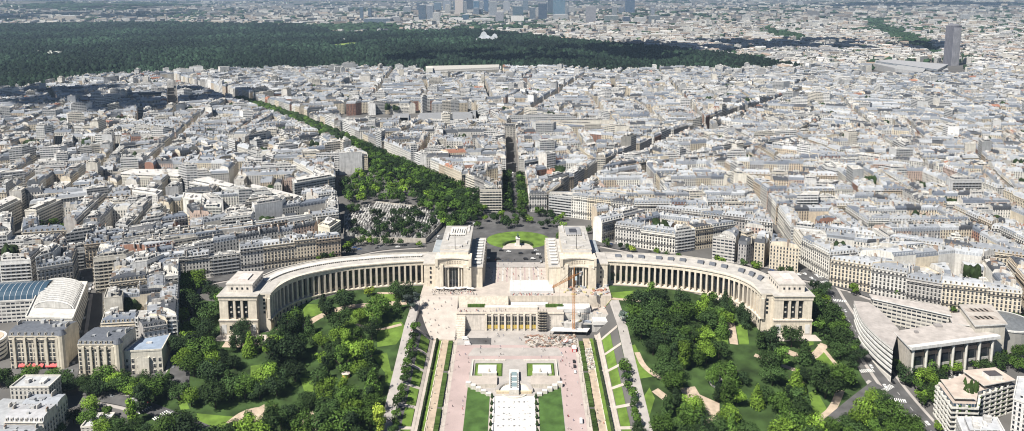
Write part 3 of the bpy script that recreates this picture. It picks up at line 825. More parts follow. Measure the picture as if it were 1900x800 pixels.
    for k in range(3):
        w=MB(); x=203.4+k*5.6; bx(w,x-1.9,x+1.9,551.6,552.05,29,43.2,'glass')
        for z in (31.5,34.5,37.5,40.5): bx(w,x-1.9,x+1.9,551.4,551.6,z,z+.3,'iron')
        bx(w,x-.7,x+.7,551.1,551.4,33,34.4,'stone',(.5,.47,.42)); bx(w,x-.7,x+.7,551.1,551.4,37,38,'stone',(.5,.47,.42))
        B(w,'window',tp)
    for x in (206.2,211.8):
        p=MB(); bx(p,x-.85,x+.85,550,551.5,28.3,43.7,'stone',(.68,.60,.49)); B(p,'pillar',tp)
    d=MB(); bx(d,207.6,210.4,549.35,549.62,T(209*s,549)-.5,21.5,'glass'); B(d,'door',tp)
    for x in (203.2,214.8):
        w=MB(); bx(w,x-1,x+1,549.35,549.62,20.5,23.5,'glass'); B(w,'window',tp)
    for x in (198,220):
        w=MB(); bx(w,x-1.8,x+1.8,549.4,549.6,17.5,24.5,'whitewash'); B(w,'blind_panel',tp)
    for z in (31,34.5,38,41):
        w=MB(); bx(w,190,191.6,554.8,555.05,z,z+1.9,'glass'); B(w,'window',tp)
    up=MB(); bx(up,199.5,219,556,581,47.3,54,'stone',(.68,.62,.54),'flat',(.5,.47,.43)); bx(up,199,219.5,555.6,581.4,53.6,54.5,'stone',(.7,.65,.58),'flat',(.52,.48,.44)); bx(up,205,213,562,574,54.5,55.6,'stone',(.68,.6,.56)); 
    ua=B(up,'attic',tp)
    for k in range(4):
        w=MB(); x=203.4+k*3.9; bx(w,x-.7,x+.7,555.8,556.05,49.6,51.3,'glass'); B(w,'window',tp)
    for k in range(5):
        w=MB(); y=559+k*4.6; w.box(s*199.4,y,49.6,51.3,.3,1.3,'glass'); B(w,'window',tp)
    # ---- head pavilion
    h=MB()
    bx(h,40,64,622,692,18,55.5,'stone',PST,'flat',(.46,.435,.40)); bx(h,39.4,64.6,628,692.6,55.5,56.3,'stone',(.68,.62,.54),'flat',(.44,.42,.39))
    bx(h,37,43.6,612,624,12,48,'stone',PST); bx(h,60.4,67,612,624,12,48,'stone',PST)
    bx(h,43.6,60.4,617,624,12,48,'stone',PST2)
    bx(h,67,77,618,645,14,46.4,'stone',PST,'flat',PRF); bx(h,66.6,77.6,617.5,645.5,46.4,47.4,'stone',(.7,.63,.53),'flat',PRF,bot=True)
    bx(h,64,74,645,688,20,44,'stone',PST2,'flat',(.52,.5,.47))
    bx(h,64.8,73.4,648,686,44,45,'stone',PST2,'zinc',(.35,.38,.4))
    bx(h,28,40,616,690,14,44.5,'stone',PST,'flat',(.46,.44,.41)); bx(h,27.5,37,615.5,690.5,44.5,45.4,'stone',(.7,.63,.53),'flat',(.46,.44,.41),bot=True)
    # concave attic over the portal
    n=12; Pf=[]
    for k in range(n+1):
        u=-1+2*k/n; Pf.append((s*(52+u*13),612+3.6*math.cos(u*PI/2)))
    for k in range(n):
        a,b=Pf[k],Pf[k+1]
        a0,b0=(a[0],a[1]),(b[0],b[1])
        h.prism([a0,b0,(b0[0],625),(a0[0],625)],45.4,52.8,'stone',PST,bot=True)
        h.prism([(a[0],a[1]-.9),(b[0],b[1]-.9),(b[0],625.5),(a[0],625.5)],45.2,46.3,'stone',(.7,.63,.53),bot=True)
        h.prism([(a[0],a[1]-.9),(b[0],b[1]-.9),(b[0],625.5),(a[0],625.5)],52.6,53.6,'stone',(.7,.63,.53),bot=True)
        if 2<k<9:   # carved inscription band, too worn by distance to read
            m0=lerp(a,b,.5); h.box(m0[0],m0[1]-.08,48.4,49.2,1.1,.3,'stone',(.5,.43,.34)); h.box(m0[0],m0[1]-.08,49.9,50.6,1.,.3,'stone',(.5,.43,.34))
    for (x0,x1) in ((37,39.2),(64.8,67)): bx(h,x0,x1,611.2,625.5,47,53.5,'stone',PST)
    hd=B(h,'head_pavilion')
    w=MB(); bx(w,48.6,55.4,616.6,617.02,27.5,45.2,'glass')
    for z in np.arange(29.5,45,2.6): bx(w,48.6,55.4,616.4,616.6,z,z+.25,'iron')
    for x in (50.8,53.2): bx(w,x-.12,x+.12,616.35,616.6,27.5,45.2,'stone',(.5,.48,.45))
    B(w,'window',hd)
    for x in (45.2,47.6,56.4,58.8):
        p=MB(); p.cyl(s*x,615.6,27,45.4,.75,.7,'stone',(.70,.63,.53),10); B(p,'pillar',hd)
    for z in (30,34.3,38.6,42.4):
        for x in (71.5,):
            w=MB(); bx(w,x-.7,x+.7,617.6,618.05,z,z+2,'glass'); B(w,'window',hd)
    for k in range(9):    # tall openings of the aisle, facing the esplanade
        y=622+k*7.4; w=MB(); w.box(s*27.9,y,28.5,42,.3,3.6,'glass'); B(w,'window',hd)
        p=MB(); p.box(s*27.4,y+3.7,27,44.5,1.4,1.5,'stone',(.68,.6,.49)); B(p,'pillar',hd)
        g=MB(); g.box(s*32.5,y+1,45.2,46.6,6,3.4,'stone',(.68,.65,.6),top='flat',tc=(.66,.65,.62)); g.box(s*32.5,y-1.6,45.2,45.9,5,1.5,'slate',(.12,.13,.15)); B(g,'skylight',hd)
    g=MB(); bx(g,45,59,664,686,56.2,57.2,'stone',(.7,.66,.6),'flat',(.3,.3,.31) if s>0 else (.62,.6,.56)); 
    for k in range(7): bx(g,45.8+k*2,46.9+k*2,663.4,664.1,54.5,57,'glass')
    if s>0: bx(g,48.5,55,670,680,57.2,57.7,'slate',(.06,.06,.07))
    else:
        for k in range(6): bx(g,46.5+k*2.1,47.4+k*2.1,668,680,57.2,58.3,'stone',(.72,.7,.66))
    B(g,'roof_lantern',hd)
    for (xx,yy_,ww,ll) in ((43,640,2,8),(60.5,650,2,22),(43,672,2,20),(52,632,12,5)):
        g=MB(); bx(g,xx-ww/2,xx+ww/2,yy_,yy_+ll,56.2,57.3,'stone',(.6,.56,.5),'flat',(.5,.48,.46)); B(g,'roof_box',hd)
    tag(root,f'curved stone museum wing with colonnade, {side} of the central esplanade','palace wing','twin curved palace wings')
    fp=empty('flagpole',(s*51.5,628,56)); m=MB(); m.cyl(0,0,0,17,.28,.14,'iron',n=6); m.build('pole',fp); m=MB(); m.cyl(0,0,-.5,.6,.8,.6,'stone',PST,n=8); m.build('foot',fp)
    tag(fp,f'tall thin mast standing on the {side} head pavilion roof','flagpole','masts on the pavilion roofs')
wing(-1); wing(1)
# ---- terraces
def bx(m,x0,x1,y0,y1,z0,z1,mm,c=PST,top=None,tc=None,bot=False): m.box((x0+x1)/2,(y0+y1)/2,z0,z1,x1-x0,y1-y0,mm,c,0,top,tc,bot)
m=MB(); bx(m,-78,78,598,664,4,27.2,'stone',(.6,.53,.44),'paving_pale'); tag(m.build('esplanade'),kind='structure')
m=MB()
for i in range(11):
    for j in range(17):
        x=-20+i*3.9; y=630+j*2.5
        if i%2==0: m.poly([(x,y,27.24),(x+1.5,y,27.24),(x+1.5,y+1.4,27.24),(x,y+1.4,27.24)],'whitewash')
    if i%2: m.poly([(-20+i*3.9,628,27.23),(-20+i*3.9+1.2,628,27.23),(-20+i*3.9+1.2,671,27.23),(-20+i*3.9,671,27.23)],'road_pink')
tag(m.build('esplanade_paving'),kind='structure')
# theatre under the terrace
th=empty('terrace_theatre',(-4,582,6))
def Bt(m,name,par=th,o=(-4,582,6)): return shift(m,o).build(name,par)
m=MB(); bx(m,-47,38,580,598.2,2,20.3,'stone',(.66,.60,.53),'paving_pale'); bx(m,-47.3,38.3,579.4,580,19.6,21,'stone',(.7,.63,.53),bot=True)
bx(m,-25,17.5,586,590,20.3,22.4,'stone',(.68,.62,.53),'flat',(.66,.63,.58)); Bt(m,'wall')
for k in range(8):
    x=-21.2+k*5.05; w=MB(); bx(w,x-1.75,x+1.75,579.7,580.05,7.5,17.5,'glass'); bx(w,x-1.75,x+1.75,579.55,579.7,7.5,10.6,'paint',(.55,.40,.08)); bx(w,x-.1,x+.1,579.5,579.7,7.5,17.5,'stone',(.6,.55,.4)); bx(w,x-1.75,x+1.75,579.5,579.7,13,13.3,'stone',(.6,.55,.4)); Bt(w,'window')
for k in range(9):
    x=-23.7+k*5.05; w=MB(); bx(w,x-.75,x+.75,578.6,580,6,19.6,'stone',(.70,.63,.53)); Bt(w,'pillar')
tag(th,'low stone theatre front with eight tall yellow-footed windows under the terrace','building')
m=MB(); m.poly([(-78,563,7),(-47,563,6),(-47,598,27.1),(-78,598,27.1)],'paving_pale'); m.poly([(-47,563,3),(-47,563,6),(-47,598,27.1),(-47,598,3)],'stone',(.6,.53,.44))
m.poly([(-78,563,3),(-47,563,3),(-47,563,6),(-78,563,7)],'stone',(.6,.53,.44))
tag(m.build('ramp_path'),kind='structure')
st=MB()
for k in range(14): bx(st,-47,-40,566+k*1.0,567+k,3,6+k*.95,'stone',(.68,.62,.53))
tag(st.build('stone_staircase'),'flight of stone steps beside the left end of the theatre front','stairs')
m=MB()
for k in range(12): bx(m,-46.9,-6,598-k*.55-.55,598-k*.55,20.2,27.1-k*.56,'stone',(.66,.6,.51))
tag(m.build('stone_staircase'),'broad stone steps from the esplanade down to the theatre roof','stairs')
# construction zone
def slab(name,x0,x1,y0,y1,z0,z1,label,cat='roof sheet',c='whitewash',grp=None):
    m=MB(); bx(m,x0,x1,y0,y1,z0,z1,c,bot=True)
    n=int((x1-x0)/3)
    for k in range(1,n): bx(m,x0+k*3-.06,x0+k*3+.06,y0,y1,z1,z1+.15,'paint',(.5,.5,.5))
    tag(m.build(name),label,cat,grp)
slab('site_roof',-5,31,603,626,27.2,29.4,'large flat white sheeted roof over the building site on the esplanade')
slab('site_roof',33,60,586,597,18,21,'white sheeted roof left of the crane, at the right end of the terrace')
slab('site_roof',-4,26,592,597.5,20.3,22,'narrow white sheeted roof in front of the large one')
slab('site_roof',61,76,576,596,12,15,'white sheeted roof at the far right of the building site')
m=MB(); bx(m,38,78,584,598,4,17.5,'stone',(.6,.57,.52),'paving_pale'); bx(m,38,70,577,584,4,13,'stone',(.5,.48,.45),'flat',(.5,.48,.45)); bx(m,52,60,576.6,577.05,6,12,'glass'); tag(m.build('site_basement'),'grey concrete basement walls with a dark opening below the crane','building')
m=MB(); m.prism([(27,571.5),(56,570),(59,577),(30,578.5)],[8.9]*4,9.3,'plaster',(.6,.6,.6),'whitewash',bot=True)
for p in ((27.5,571.7,5.4,8.9),(55.6,570.4,5.4,8.9),(30.6,578.1,5.8,8.9),(58.4,576.7,5.8,8.9),(41,571,5.4,8.9),(44,577.6,5.4,8.9)): m.box(p[0],p[1],p[2],p[3],.3,.3,'iron')
tag(m.build('site_canopy'),'flat pale canopy at the foot of the building site','canopy')
sc=MB()
for x in (17.5,19.8,22.1,24.4):
    for y in (576.6,579.2): sc.beam((x,y,5.6),(x,y,24),.18,'iron')
for z in np.arange(7.5,24,2.1):
    for y in (576.6,579.2): sc.beam((17.5,y,z),(24.4,y,z),.15,'iron')
    bx(sc,17.5,24.4,576.6,579.2,z-.05,z+.05,'plaster',(.45,.4,.32))
tag(sc.build('scaffold_tower'),'grey metal scaffold tower at right end of the theatre windows','scaffold')
cr=empty('tower_crane',(45.6,575,6))
m=MB(); W2=.85
for a in (-W2,W2):
    for b in (-W2,W2): m.beam((a,b,0),(a,b,47),.24,'orange')
z=0
while z<46:
    m.beam((-W2,-W2,z),(W2,-W2,z+2.3),.2,'orange'); m.beam((W2,-W2,z),(-W2,-W2,z+2.3),.2,'orange'); m.beam((-W2,-W2,z),(-W2,W2,z+2.3),.2,'orange'); m.beam((-W2,-W2,z),(W2,-W2,z),.2,'orange'); z+=2.3
m.build('mast',cr)
J=Vector((28.8-52.6,553-583,0)).normalized()
def jp(t,z,o=0): return (J.x*t-J.y*o,J.y*t+J.x*o,z)
m=MB()
for o_ in (-.6,.6): m.beam(jp(0,46.5,o_),jp(29,46.5,o_),.28,'orange')
m.beam(jp(0,48.3),jp(29,47.6),.28,'orange')
for k in range(19): m.beam(jp(k*1.5,46.5,-.6),jp(k*1.5+.75,48.1),.16,'orange'); m.beam(jp(k*1.5+.75,48.1),jp(k*1.5+1.5,46.5,.6),.16,'orange')
m.build('jib',cr)
m=MB(); m.beam(jp(0,46.8,-.6),jp(-11,46.8,-.6),.28,'orange'); m.beam(jp(0,46.8,.6),jp(-11,46.8,.6),.28,'orange'); m.beam(jp(0,46.5),jp(0,54),.6,'orange'); m.beam(jp(0,53.8),jp(20,47.9),.14,'iron'); m.beam(jp(0,53.8),jp(-10,47),.14,'iron'); m.build('counter_jib',cr)
m=MB(); m.box(*jp(-10,0)[:2],44.4,47.6,2.6,2,'paint',(.45,.43,.42),math.atan2(J.y,J.x)); m.build('counterweight',cr)
m=MB(); m.box(1.4,-1.2,44.2,46.8,1.6,1.8,'paint',(.5,.6,.65)); m.build('cab',cr)
m=MB(); m.beam(jp(20,46.4),jp(20,30),.1,'iron'); m.box(*jp(20,0)[:2],29,30,.8,.8,'iron'); m.build('hook',cr)
tag(cr,'tall orange tower crane rising from the building site','crane')
rr=random.Random(5)
m=MB()
for k in range(150):
    x,y=rr.uniform(36,77),rr.uniform(578,626); z=27.2 if y>598 else 17.5 if y>584 else 13
    if y>598 and x<40: continue
    s_=rr.uniform(.5,2); m.box(x,y,z,z+s_*rr.uniform(.3,1.3),s_*rr.uniform(1,2.5),s_,'plaster',rr.choice(((.6,.59,.56),(.5,.48,.44),(.3,.29,.28),(.4,.2,.14),(.5,.44,.25),(.3,.33,.38))),rr.uniform(0,3))
for k in range(60):
    x,y=rr.uniform(-4,30),rr.uniform(598.5,602.5); m.box(x,y,27.2,28.1,.8,.6,'plaster',rr.choice(((.42,.16,.14),(.6,.6,.58),(.3,.3,.3))))
tag(m.build('site_rubble'),'scattered site materials, pallets and barriers around the crane','rubble',kind='stuff')
m=MB()
for k in range(420):
    x,y=rr.uniform(8,46),rr.uniform(553,572); s_=rr.uniform(.4,1.5); z=T(x,y)
    c=rr.choice(((.46,.40,.33),(.35,.3,.26),(.56,.52,.47),(.3,.24,.19),(.54,.5,.45),(.34,.2,.15),(.12,.11,.1)))
    m.box(x,y,z-.2,z+s_*rr.uniform(.2,.7),s_*rr.uniform(1,3),s_,'plaster',c,rr.uniform(0,3))
tag(m.build('building_rubble'),'heaps of brown rubble, beams and rubbish below the scaffold','rubble',kind='stuff')
m=MB()
for i in range(8):
    for j in range(13):
        if rr.random()<.15: continue
        x,y=48.5+i*1.25+rr.uniform(-.2,.2),521+j*2.35+rr.uniform(-.3,.3); m.box(x,y,T(x,y),T(x,y)+rr.uniform(.4,1.3),.95,1.7,'plaster',rr.choice(((.62,.6,.55),(.5,.47,.42),(.35,.33,.3))),rr.uniform(-.2,.2))
tag(m.build('stone_rubble'),'rows of stacked cut stone blocks beside the right drive','rubble',kind='stuff')
drape('site_sand',[[(7,551),(46,549),(46,576),(26,579),(7,572)]],'sand')
# ================================================================== FOUNTAIN COURT
drape('drive',[[(-45,375),(45,375),(45,579.5),(-45,579.5)]],'road_pink')
drape('forecourt',[[(-45,556),(45,556),(45,579.5),(-45,579.5)]],'paving')
drape('drive_inner',[[(-36,540),(36,540),(32,552),(-32,552)]],'paving')
drape('court',[[(-33,375),(31.5,375),(31.5,535),(-33,535)]],'paving')
drape('patch',[[(-36,557),(-19,557),(-19,567),(-36,567)]],'asphalt')
for s in (-1,1):
    X=lambda a,b,y0,y1:[(s*a,y0),(s*b,y0),(s*b,y1),(s*a,y1)]
    drape('side_walk',[X(45,48.4,375,566)],'paving_pale')
    drape('side_path',[X(52,57.2,375,566)],'sand'); drape('upper_path',[X(61.6,66,375,572)],'paving_pale')
    drape('grass_strip',[X(57.4,60,375,566)],'grass')
    drape('garden_lawn',[X(66.4,72.5,452+k*22,471+k*22) for k in range(5)]+[X(66.4,72.5,420,450)],'grass')
    drape('cross_path',[X(64,78,449+k*22,452+k*22) for k in range(6)],'paving_pale')
    def hedge(x0,x1,y0,y1,h,label,grp=None,c=(.05,.085,.02)):
        m=MB(); ny=max(2,int((y1-y0)/1.2)); rq=random.Random(int(x0*7+y0))
        for k in range(ny):
            a=y0+(y1-y0)*k/ny; b=y0+(y1-y0)*(k+1)/ny; zz=T((x0+x1)/2,(a+b)/2); w=rq.uniform(-.12,.12)
            m.box((x0+x1)/2+w,(a+b)/2,zz-.3,zz+h+rq.uniform(-.12,.15),x1-x0,b-a+.1+rq.uniform(0,.2),'leaf',jit(c,rq,.3))
        tag(m.build('hedge'),label,'hedge',grp)
    nm='left' if s<0 else 'right'
    for k,(a,b) in enumerate(((380,470),(474,514),(519,560))):
        pos=('nearest the camera','in the middle of the walk','at the theatre end')[k]
        hedge(*(sorted((s*48.6,s*51.6))),a,b,1.5,f'long clipped hedge edging the {nm} drive, {pos}','clipped hedges along the court')
        hedge(*(sorted((s*60.2,s*61.4))),a,b+3,2.2,f'narrow dark hedge below the {nm} lawns, {pos}','clipped hedges along the court',(.03,.045,.018))
    m=MB()
    for k in range(9):
        y=452+k*13; z=T(s*57.3,y); m.box(s*57.3,y,z-.3,z+.55,.5,12,'stone',PST)
    tag(m.build('low_wall'),f'low pale stone kerb wall beside the {nm} sandy path','wall')
AX=-1.2
lawnL=[(-33.2,375),(-17.6,375),(-17.6,486),(-33.2,498)]; lawnR=[(15.2,375),(31,375),(31,497.5),(15.2,486)]
for P,n in ((lawnL,'left'),(lawnR,'right')): drape('court_lawn',[P],'grass_court')
drape('pool_margin',[[(-17.4,375),(15,375),(15,487),(-17.4,487)]],'paving_pale')
pool=empty('fountain_pool',(AX,470,1))
def Bp(m,name,par=pool): return shift(m,(AX,470,1)).build(name,par)
m=MB()
ys=list(range(376,488,10))
for a,b in zip(ys[:-1],ys[1:]):
    za,zb=T(0,a),T(0,b)
    m.poly([(-14.2,a,za+.5),(11.8,a,za+.5),(11.8,b,zb+.5),(-14.2,b,zb+.5)],'whitewash')
Bp(m,'basin_floor')
for x in (-14.7,12.3):
    m=MB()
    for a,b in zip(ys[:-1],ys[1:]): bx(m,x-.5,x+.5,a,b,T(0,a)-.3,T(0,b)+1.,'whitewash')
    Bp(m,'rim')
rn=random.Random(3)
for j in range(16):
    for i in range(7):
        x=AX-10.2+i*3.4; y=380+j*6.6; z=T(0,y)+.5
        if rn.random()<.25: continue
        m=MB(); m.cyl(x,y,z,z+.6,.75,.45,'plaster',(.3,.3,.3) if rn.random()<.6 else (.5,.5,.48),6); Bp(m,'nozzle')
m=MB()
for k in range(110):
    x,y=AX+rn.uniform(-12,12),rn.uniform(380,484); m.poly([(x,y,T(0,y)+.53),(x+rn.uniform(.5,2.5),y,T(0,y)+.53),(x+1,y+rn.uniform(.4,2),T(0,y)+.53)],'paving')
Bp(m,'stains')
tag(pool,'long drained white fountain pool with rows of nozzles on the central axis','pool')
cas=empty('fountain_terrace',(AX,500,3))
def Bc(m,name,par=cas): return shift(m,(AX,500,3)).build(name,par)
m=MB(); bx(m,-32.5,-13,497,509,2.5,5.2,'stone',(.6,.55,.47),'paving_pale'); Bc(m,'terrace')
m=MB(); bx(m,10.6,31,497,509,2.5,5.2,'stone',(.6,.55,.47),'paving_pale'); Bc(m,'terrace')
m=MB()
for k in range(14):
    a0=PI*k/14; a1=PI*(k+1)/14
    for r0,r1,z in ((0,10.2,3.4),(10.2,13,4.8)):
        m.prism([(AX+r0*math.cos(a0),491+r0*.95*math.sin(a0)),(AX+r1*math.cos(a0),491+r1*.95*math.sin(a0)),(AX+r1*math.cos(a1),491+r1*.95*math.sin(a1)),(AX+r0*math.cos(a1),491+r0*.95*math.sin(a1))],1.5,z,'stone',(.62,.57,.5),'whitewash' if r0==0 else 'paving')
Bc(m,'half_round_basin')
m=MB(); bx(m,AX-12,AX+12,489.5,491,1.5,4,'stone',(.66,.55,.38)); Bc(m,'front_wall')
m=MB(); bx(m,AX-3.3,AX+3.3,488,516,2,6.2,'stone',(.66,.62,.55),'whitewash'); 
for k in range(3): bx(m,AX-1.9,AX+1.9,492+k*7.5,497.5+k*7.5,6.2,6.28,'water')
for k in range(2):
    for j in range(8): bx(m,AX-2.7+k*4.6,AX-1.9+k*4.6,490+j*2.6,491.4+j*2.6,6.2,6.9,'stone',(.35,.34,.32))
Bc(m,'water_jet_deck')
m=MB(); 
for k in range(12):
    a0=PI+PI*k/12; a1=PI+PI*(k+1)/12
    m.prism([(AX+6.8*math.cos(a0),488+4*math.sin(a0)),(AX+8.2*math.cos(a0),488+5*math.sin(a0)),(AX+8.2*math.cos(a1),488+5*math.sin(a1)),(AX+6.8*math.cos(a1),488+4*math.sin(a1))],1.5,3.2,'stone',(.6,.57,.5))
Bc(m,'lower_rim')
for s in (-1,1):
    for k in range(5):
        x=AX+s*(17.3+k*3.6); y=486.8+k*2.7; m=MB(); bx(m,x-1.7,x+1.7,y-.4,y+2.4,1.5,4.1+k*.5,'stone',(.66,.62,.55),'whitewash'); Bc(m,'stepped_block')
tag(cas,'tiered stone fountain terrace with central jet deck and half-round basin','fountain')
for s,x0,x1,n in ((-1,-29.5,-9.6,'left'),(1,7.9,27.8,'right')):
    drape('panel_lawn',[[(x0,511.5),(x1,511.5),(x1,529),(x0,529)]],'grass_dark')
    drape('panel_grass',[[(x0+.8,512.2),(x1-.8,512.2),(x1-.8,528.3),(x0+.8,528.3)]],'grass')
    c=(x0+x1)/2+s*1.0; e=empty('stone_pedestal',(c,519,4)); m=MB(); z=0; bx(m,-6.6,6.6,-5.5,6.5,-1.5,.9,'stone',(.66,.63,.57),'whitewash'); bx(m,-3.5 if s<0 else -7,7 if s<0 else 3.5,-7.4,-4,-1.5,1.6,'stone',(.66,.62,.54),'whitewash'); m.build('plinth',e)
    m=MB()
    m.cyl(s*-1.5,-5,1.6,2.6,1.1,.9,'stone',(.5,.47,.4),8); m.cyl(s*-1.5,-5,2.6,4,.6,.25,'stone',(.5,.47,.4),7); m.build('sculpture',e)
    tag(e,f'pale square stone pedestal with small sculpture on the {n} grass panel','monument','paired pedestals in the court')
    m=MB()
    for (a,b,c_,d) in ((x0-2.2,x1+2,533,533.8),(x0-2.2 if s<0 else x1+1.4,x0-1.4 if s<0 else x1+2.2,498,533)): bx(m,a,b,c_,d,2.8,5,'stone',(.64,.6,.53))
    tag(m.build('low_wall'),f'low stone wall round the {n} grass panel','wall')
cone=MB(); cone.cyl(0,0,.0,.5,.16,.16,'bark',n=5); cone.cyl(0,0,.4,1.2,.9,1.25,'leaf',(.03,.055,.02),9,False); cone.cyl(0,0,1.2,4.4,1.25,.02,'leaf',(.035,.06,.022),9)
cme=cone.mesh('cone_shrub')
for s,x in ((-1,-15.9),(1,13.6)):
    for k in range(8):
        y=484-k*7.7; o=inst('cone_shrub',cme,None,(x,y,T(0,y)),k*.7)
        px,py,_=pj(x,y,2)
        tag(o,(('closest' if k==7 else ORD[k]) if k else 'topmost')+f' clipped conical evergreen on the {"left" if s<0 else "right"} edge of the pool','shrub','clipped conical shrubs along the pool')
# ---- square behind the palace
drape('square_road',[[(-27.5,672),(29,672),(34,700),(60,712),(70,740),(50,800),(45,830),(-45,830),(-55,800),(-62,740),(-55,712),(-32,700)]],'asphalt')
drape('forecourt_strip',[[(-27,662),(28,662),(28,674),(-27,674)]],'paving')
ell=[(2.5+31.5*math.cos(2*PI*k/40),733+25*math.sin(2*PI*k/40)) for k in range(40)]
drape('round_lawn',[[p for p in ell]],'grass')
drape('monument_court',[[(-13,707),(17,707),(15.5,718),(10,723),(-6,723),(-11.5,718)]],'paving_pale')
m=MB()
for k in range(12):
    a0=PI*(.06+.88*k/12); a1=PI*(.06+.88*(k+1)/12)
    m.prism([(2+r_*math.cos(a_),714+r_*.95*math.sin(a_)) for r_,a_ in ((13,a0),(15.2,a0),(15.2,a1),(13,a1))],28,30.5,'leaf',(.035,.055,.02))
tag(m.build('hedge'),'dark curved hedge behind the equestrian statue','hedge')
def skin(name,verts,edges,radii,mats,sub=1):
    me=bpy.data.meshes.new(name); me.from_pydata(verts,edges,[]); o=bpy.data.objects.new(name,me); COL.objects.link(o)
    md=o.modifiers.new('s','SKIN'); md.use_smooth_shade=True
    for i,r_ in enumerate(radii): me.skin_vertices[0].data[i].radius=(r_,r_)
    me.skin_vertices[0].data[0].use_root=True
    if sub: s2=o.modifiers.new('d','SUBSURF'); s2.levels=sub
    dg=bpy.context.evaluated_depsgraph_get(); e=bpy.data.meshes.new_from_object(o.evaluated_get(dg)); e.name=name
    bpy.data.objects.remove(o); e.materials.clear()
    for q in mats: e.materials.append(MAT[q])
    if 'tint' not in e.attributes:
        a=e.attributes.new('tint','FLOAT_COLOR','FACE'); a.data.foreach_set('color',np.ones(len(e.polygons)*4,np.float32))
    return e
mat('bronze',(.10,.16,.12),.5,.2,2,metal=.4)
st=empty('equestrian_statue',(2,718,28.3))
m=MB(); bx(m,-3,3,-5,5,-.5,1.2,'stone',(.68,.64,.57)); bx(m,-1.7,1.7,-3.4,3.4,1.2,7.5,'stone',(.68,.64,.57)); bx(m,-2.1,2.1,-3.8,3.8,7.5,8,'stone',(.7,.66,.6)); m.build('plinth',st)
hv=[(0,0,10.2),(0,1.6,10.3),(0,-1.6,10.3),(0,-2.3,11.5),(0,-2.7,12.2),(0,-3.5,11.7),(.5,1.8,9),(.5,2.1,8.1),(-.5,1.8,9),(-.5,1.4,8.1),(.5,-1.8,9.2),(.5,-1.8,8.1),(-.5,-1.9,9.2),(-.5,-2.6,8.7),(0,2.6,9.6),(0,2.9,8.9)]
he=[(0,1),(0,2),(2,3),(3,4),(4,5),(1,6),(6,7),(1,8),(8,9),(2,10),(10,11),(2,12),(12,13),(1,14),(14,15)]
inst('horse',skin('horse',hv,he,[.75,.72,.7,.45,.35,.22,.3,.16,.3,.16,.26,.15,.26,.15,.2,.12],['bronze']),st)
rv=[(0,-.1,11.1),(0,-.15,11.9),(0,-.15,12.6),(0,-.2,13.1),(.7,-.5,10.6),(.8,-.3,9.7),(-.7,-.5,10.6),(-.8,-.3,9.7),(.5,-.4,12.2),(.5,-.9,11.7),(-.5,-.4,12.2),(-.5,-.9,11.7)]
inst('rider',skin('rider',rv,[(0,1),(1,2),(2,3),(0,4),(4,5),(0,6),(6,7),(1,8),(8,9),(1,10),(10,11)],[.34,.38,.15,.26,.2,.14,.2,.14,.15,.1,.15,.1],['bronze']),st)
tag(st,'green bronze rider on horse atop a tall pale plinth before the round lawn','statue')
# ================================================================== BUILDINGS BUILT BY HAND
def ccw(P): return P if area(P)>0 else P[::-1]
def block(name,P,z0,z1,fac,wc,label,cat='building',roofc=(.56,.54,.51),group=None,clutter=5,pent=True,seed=1,uvw=True):
    P=ccw(P); r=random.Random(seed); cx=sum(p[0] for p in P)/len(P); cy=sum(p[1] for p in P)/len(P); org=(cx,cy,z0)
    root=empty(name,org); m=MB(); n=len(P)
    for i in range(n):
        a,b=P[i],P[(i+1)%n]; L=math.hypot(b[0]-a[0],b[1]-a[1]); f=fac if isinstance(fac,str) else fac[i%len(fac)]
        H=z1-z0; m.poly([(*a,z0-4),(*b,z0-4),(*b,z1),(*a,z1)],f,wc,[(0,-4),(L,-4),(L,H),(0,H)])
    shift(m,org).build('wall',root)
    m=MB(); m.poly([(*p,z1-.3) for p in P],'flat',roofc)
    for i in range(n):
        a,b=P[i],P[(i+1)%n]; L=max(.1,math.hypot(b[0]-a[0],b[1]-a[1])); nx,ny=-(b[1]-a[1])/L,(b[0]-a[0])/L
        m.prism([(a[0]-nx*.25,a[1]-ny*.25),(b[0]-nx*.25,b[1]-ny*.25),(b[0]+nx*.4,b[1]+ny*.4),(a[0]+nx*.4,a[1]+ny*.4)],z1-.5,z1+.7,'stone',wc,bot=True)
    rf=shift(m,org).build('roof',root)
    rot=math.atan2(P[1][1]-P[0][1],P[1][0]-P[0][0])
    if pent:
        k=inset(P,3.5)
        if k: m=MB(); m.prism(k,z1-.3,z1+2.6,'fac_m',wc,top='flat',tc=jit(roofc,r),uvw=True); shift(m,org).build('penthouse',root); zt=z1+2.6
        else: zt=z1
    else: zt=z1-.3
    for q in range(clutter):
        u,v=r.uniform(.25,.75),r.uniform(.3,.7); 
        x,y=lerp(lerp(P[0],P[1],u),lerp(P[-1],P[-2] if n<5 else P[2],u),v); m=MB(); m.box(x,y,zt,zt+r.uniform(.8,2.5),r.uniform(1.5,4),r.uniform(1.5,4),'plaster',jit((.62,.6,.57),r,.2),rot); shift(m,org).build('roof_box',root)
    if label: tag(root,label,cat,group)
    return root,org
for k,(z,p,f,c,lab) in enumerate(SL):
    P=PX(z,*p); cx=sum(q[0] for q in P)/4; cy=sum(q[1] for q in P)/4
    block('apartment_slab',P,T(cx,cy),z,f,c,lab,seed=k,pent=k not in (3,),clutter=6)
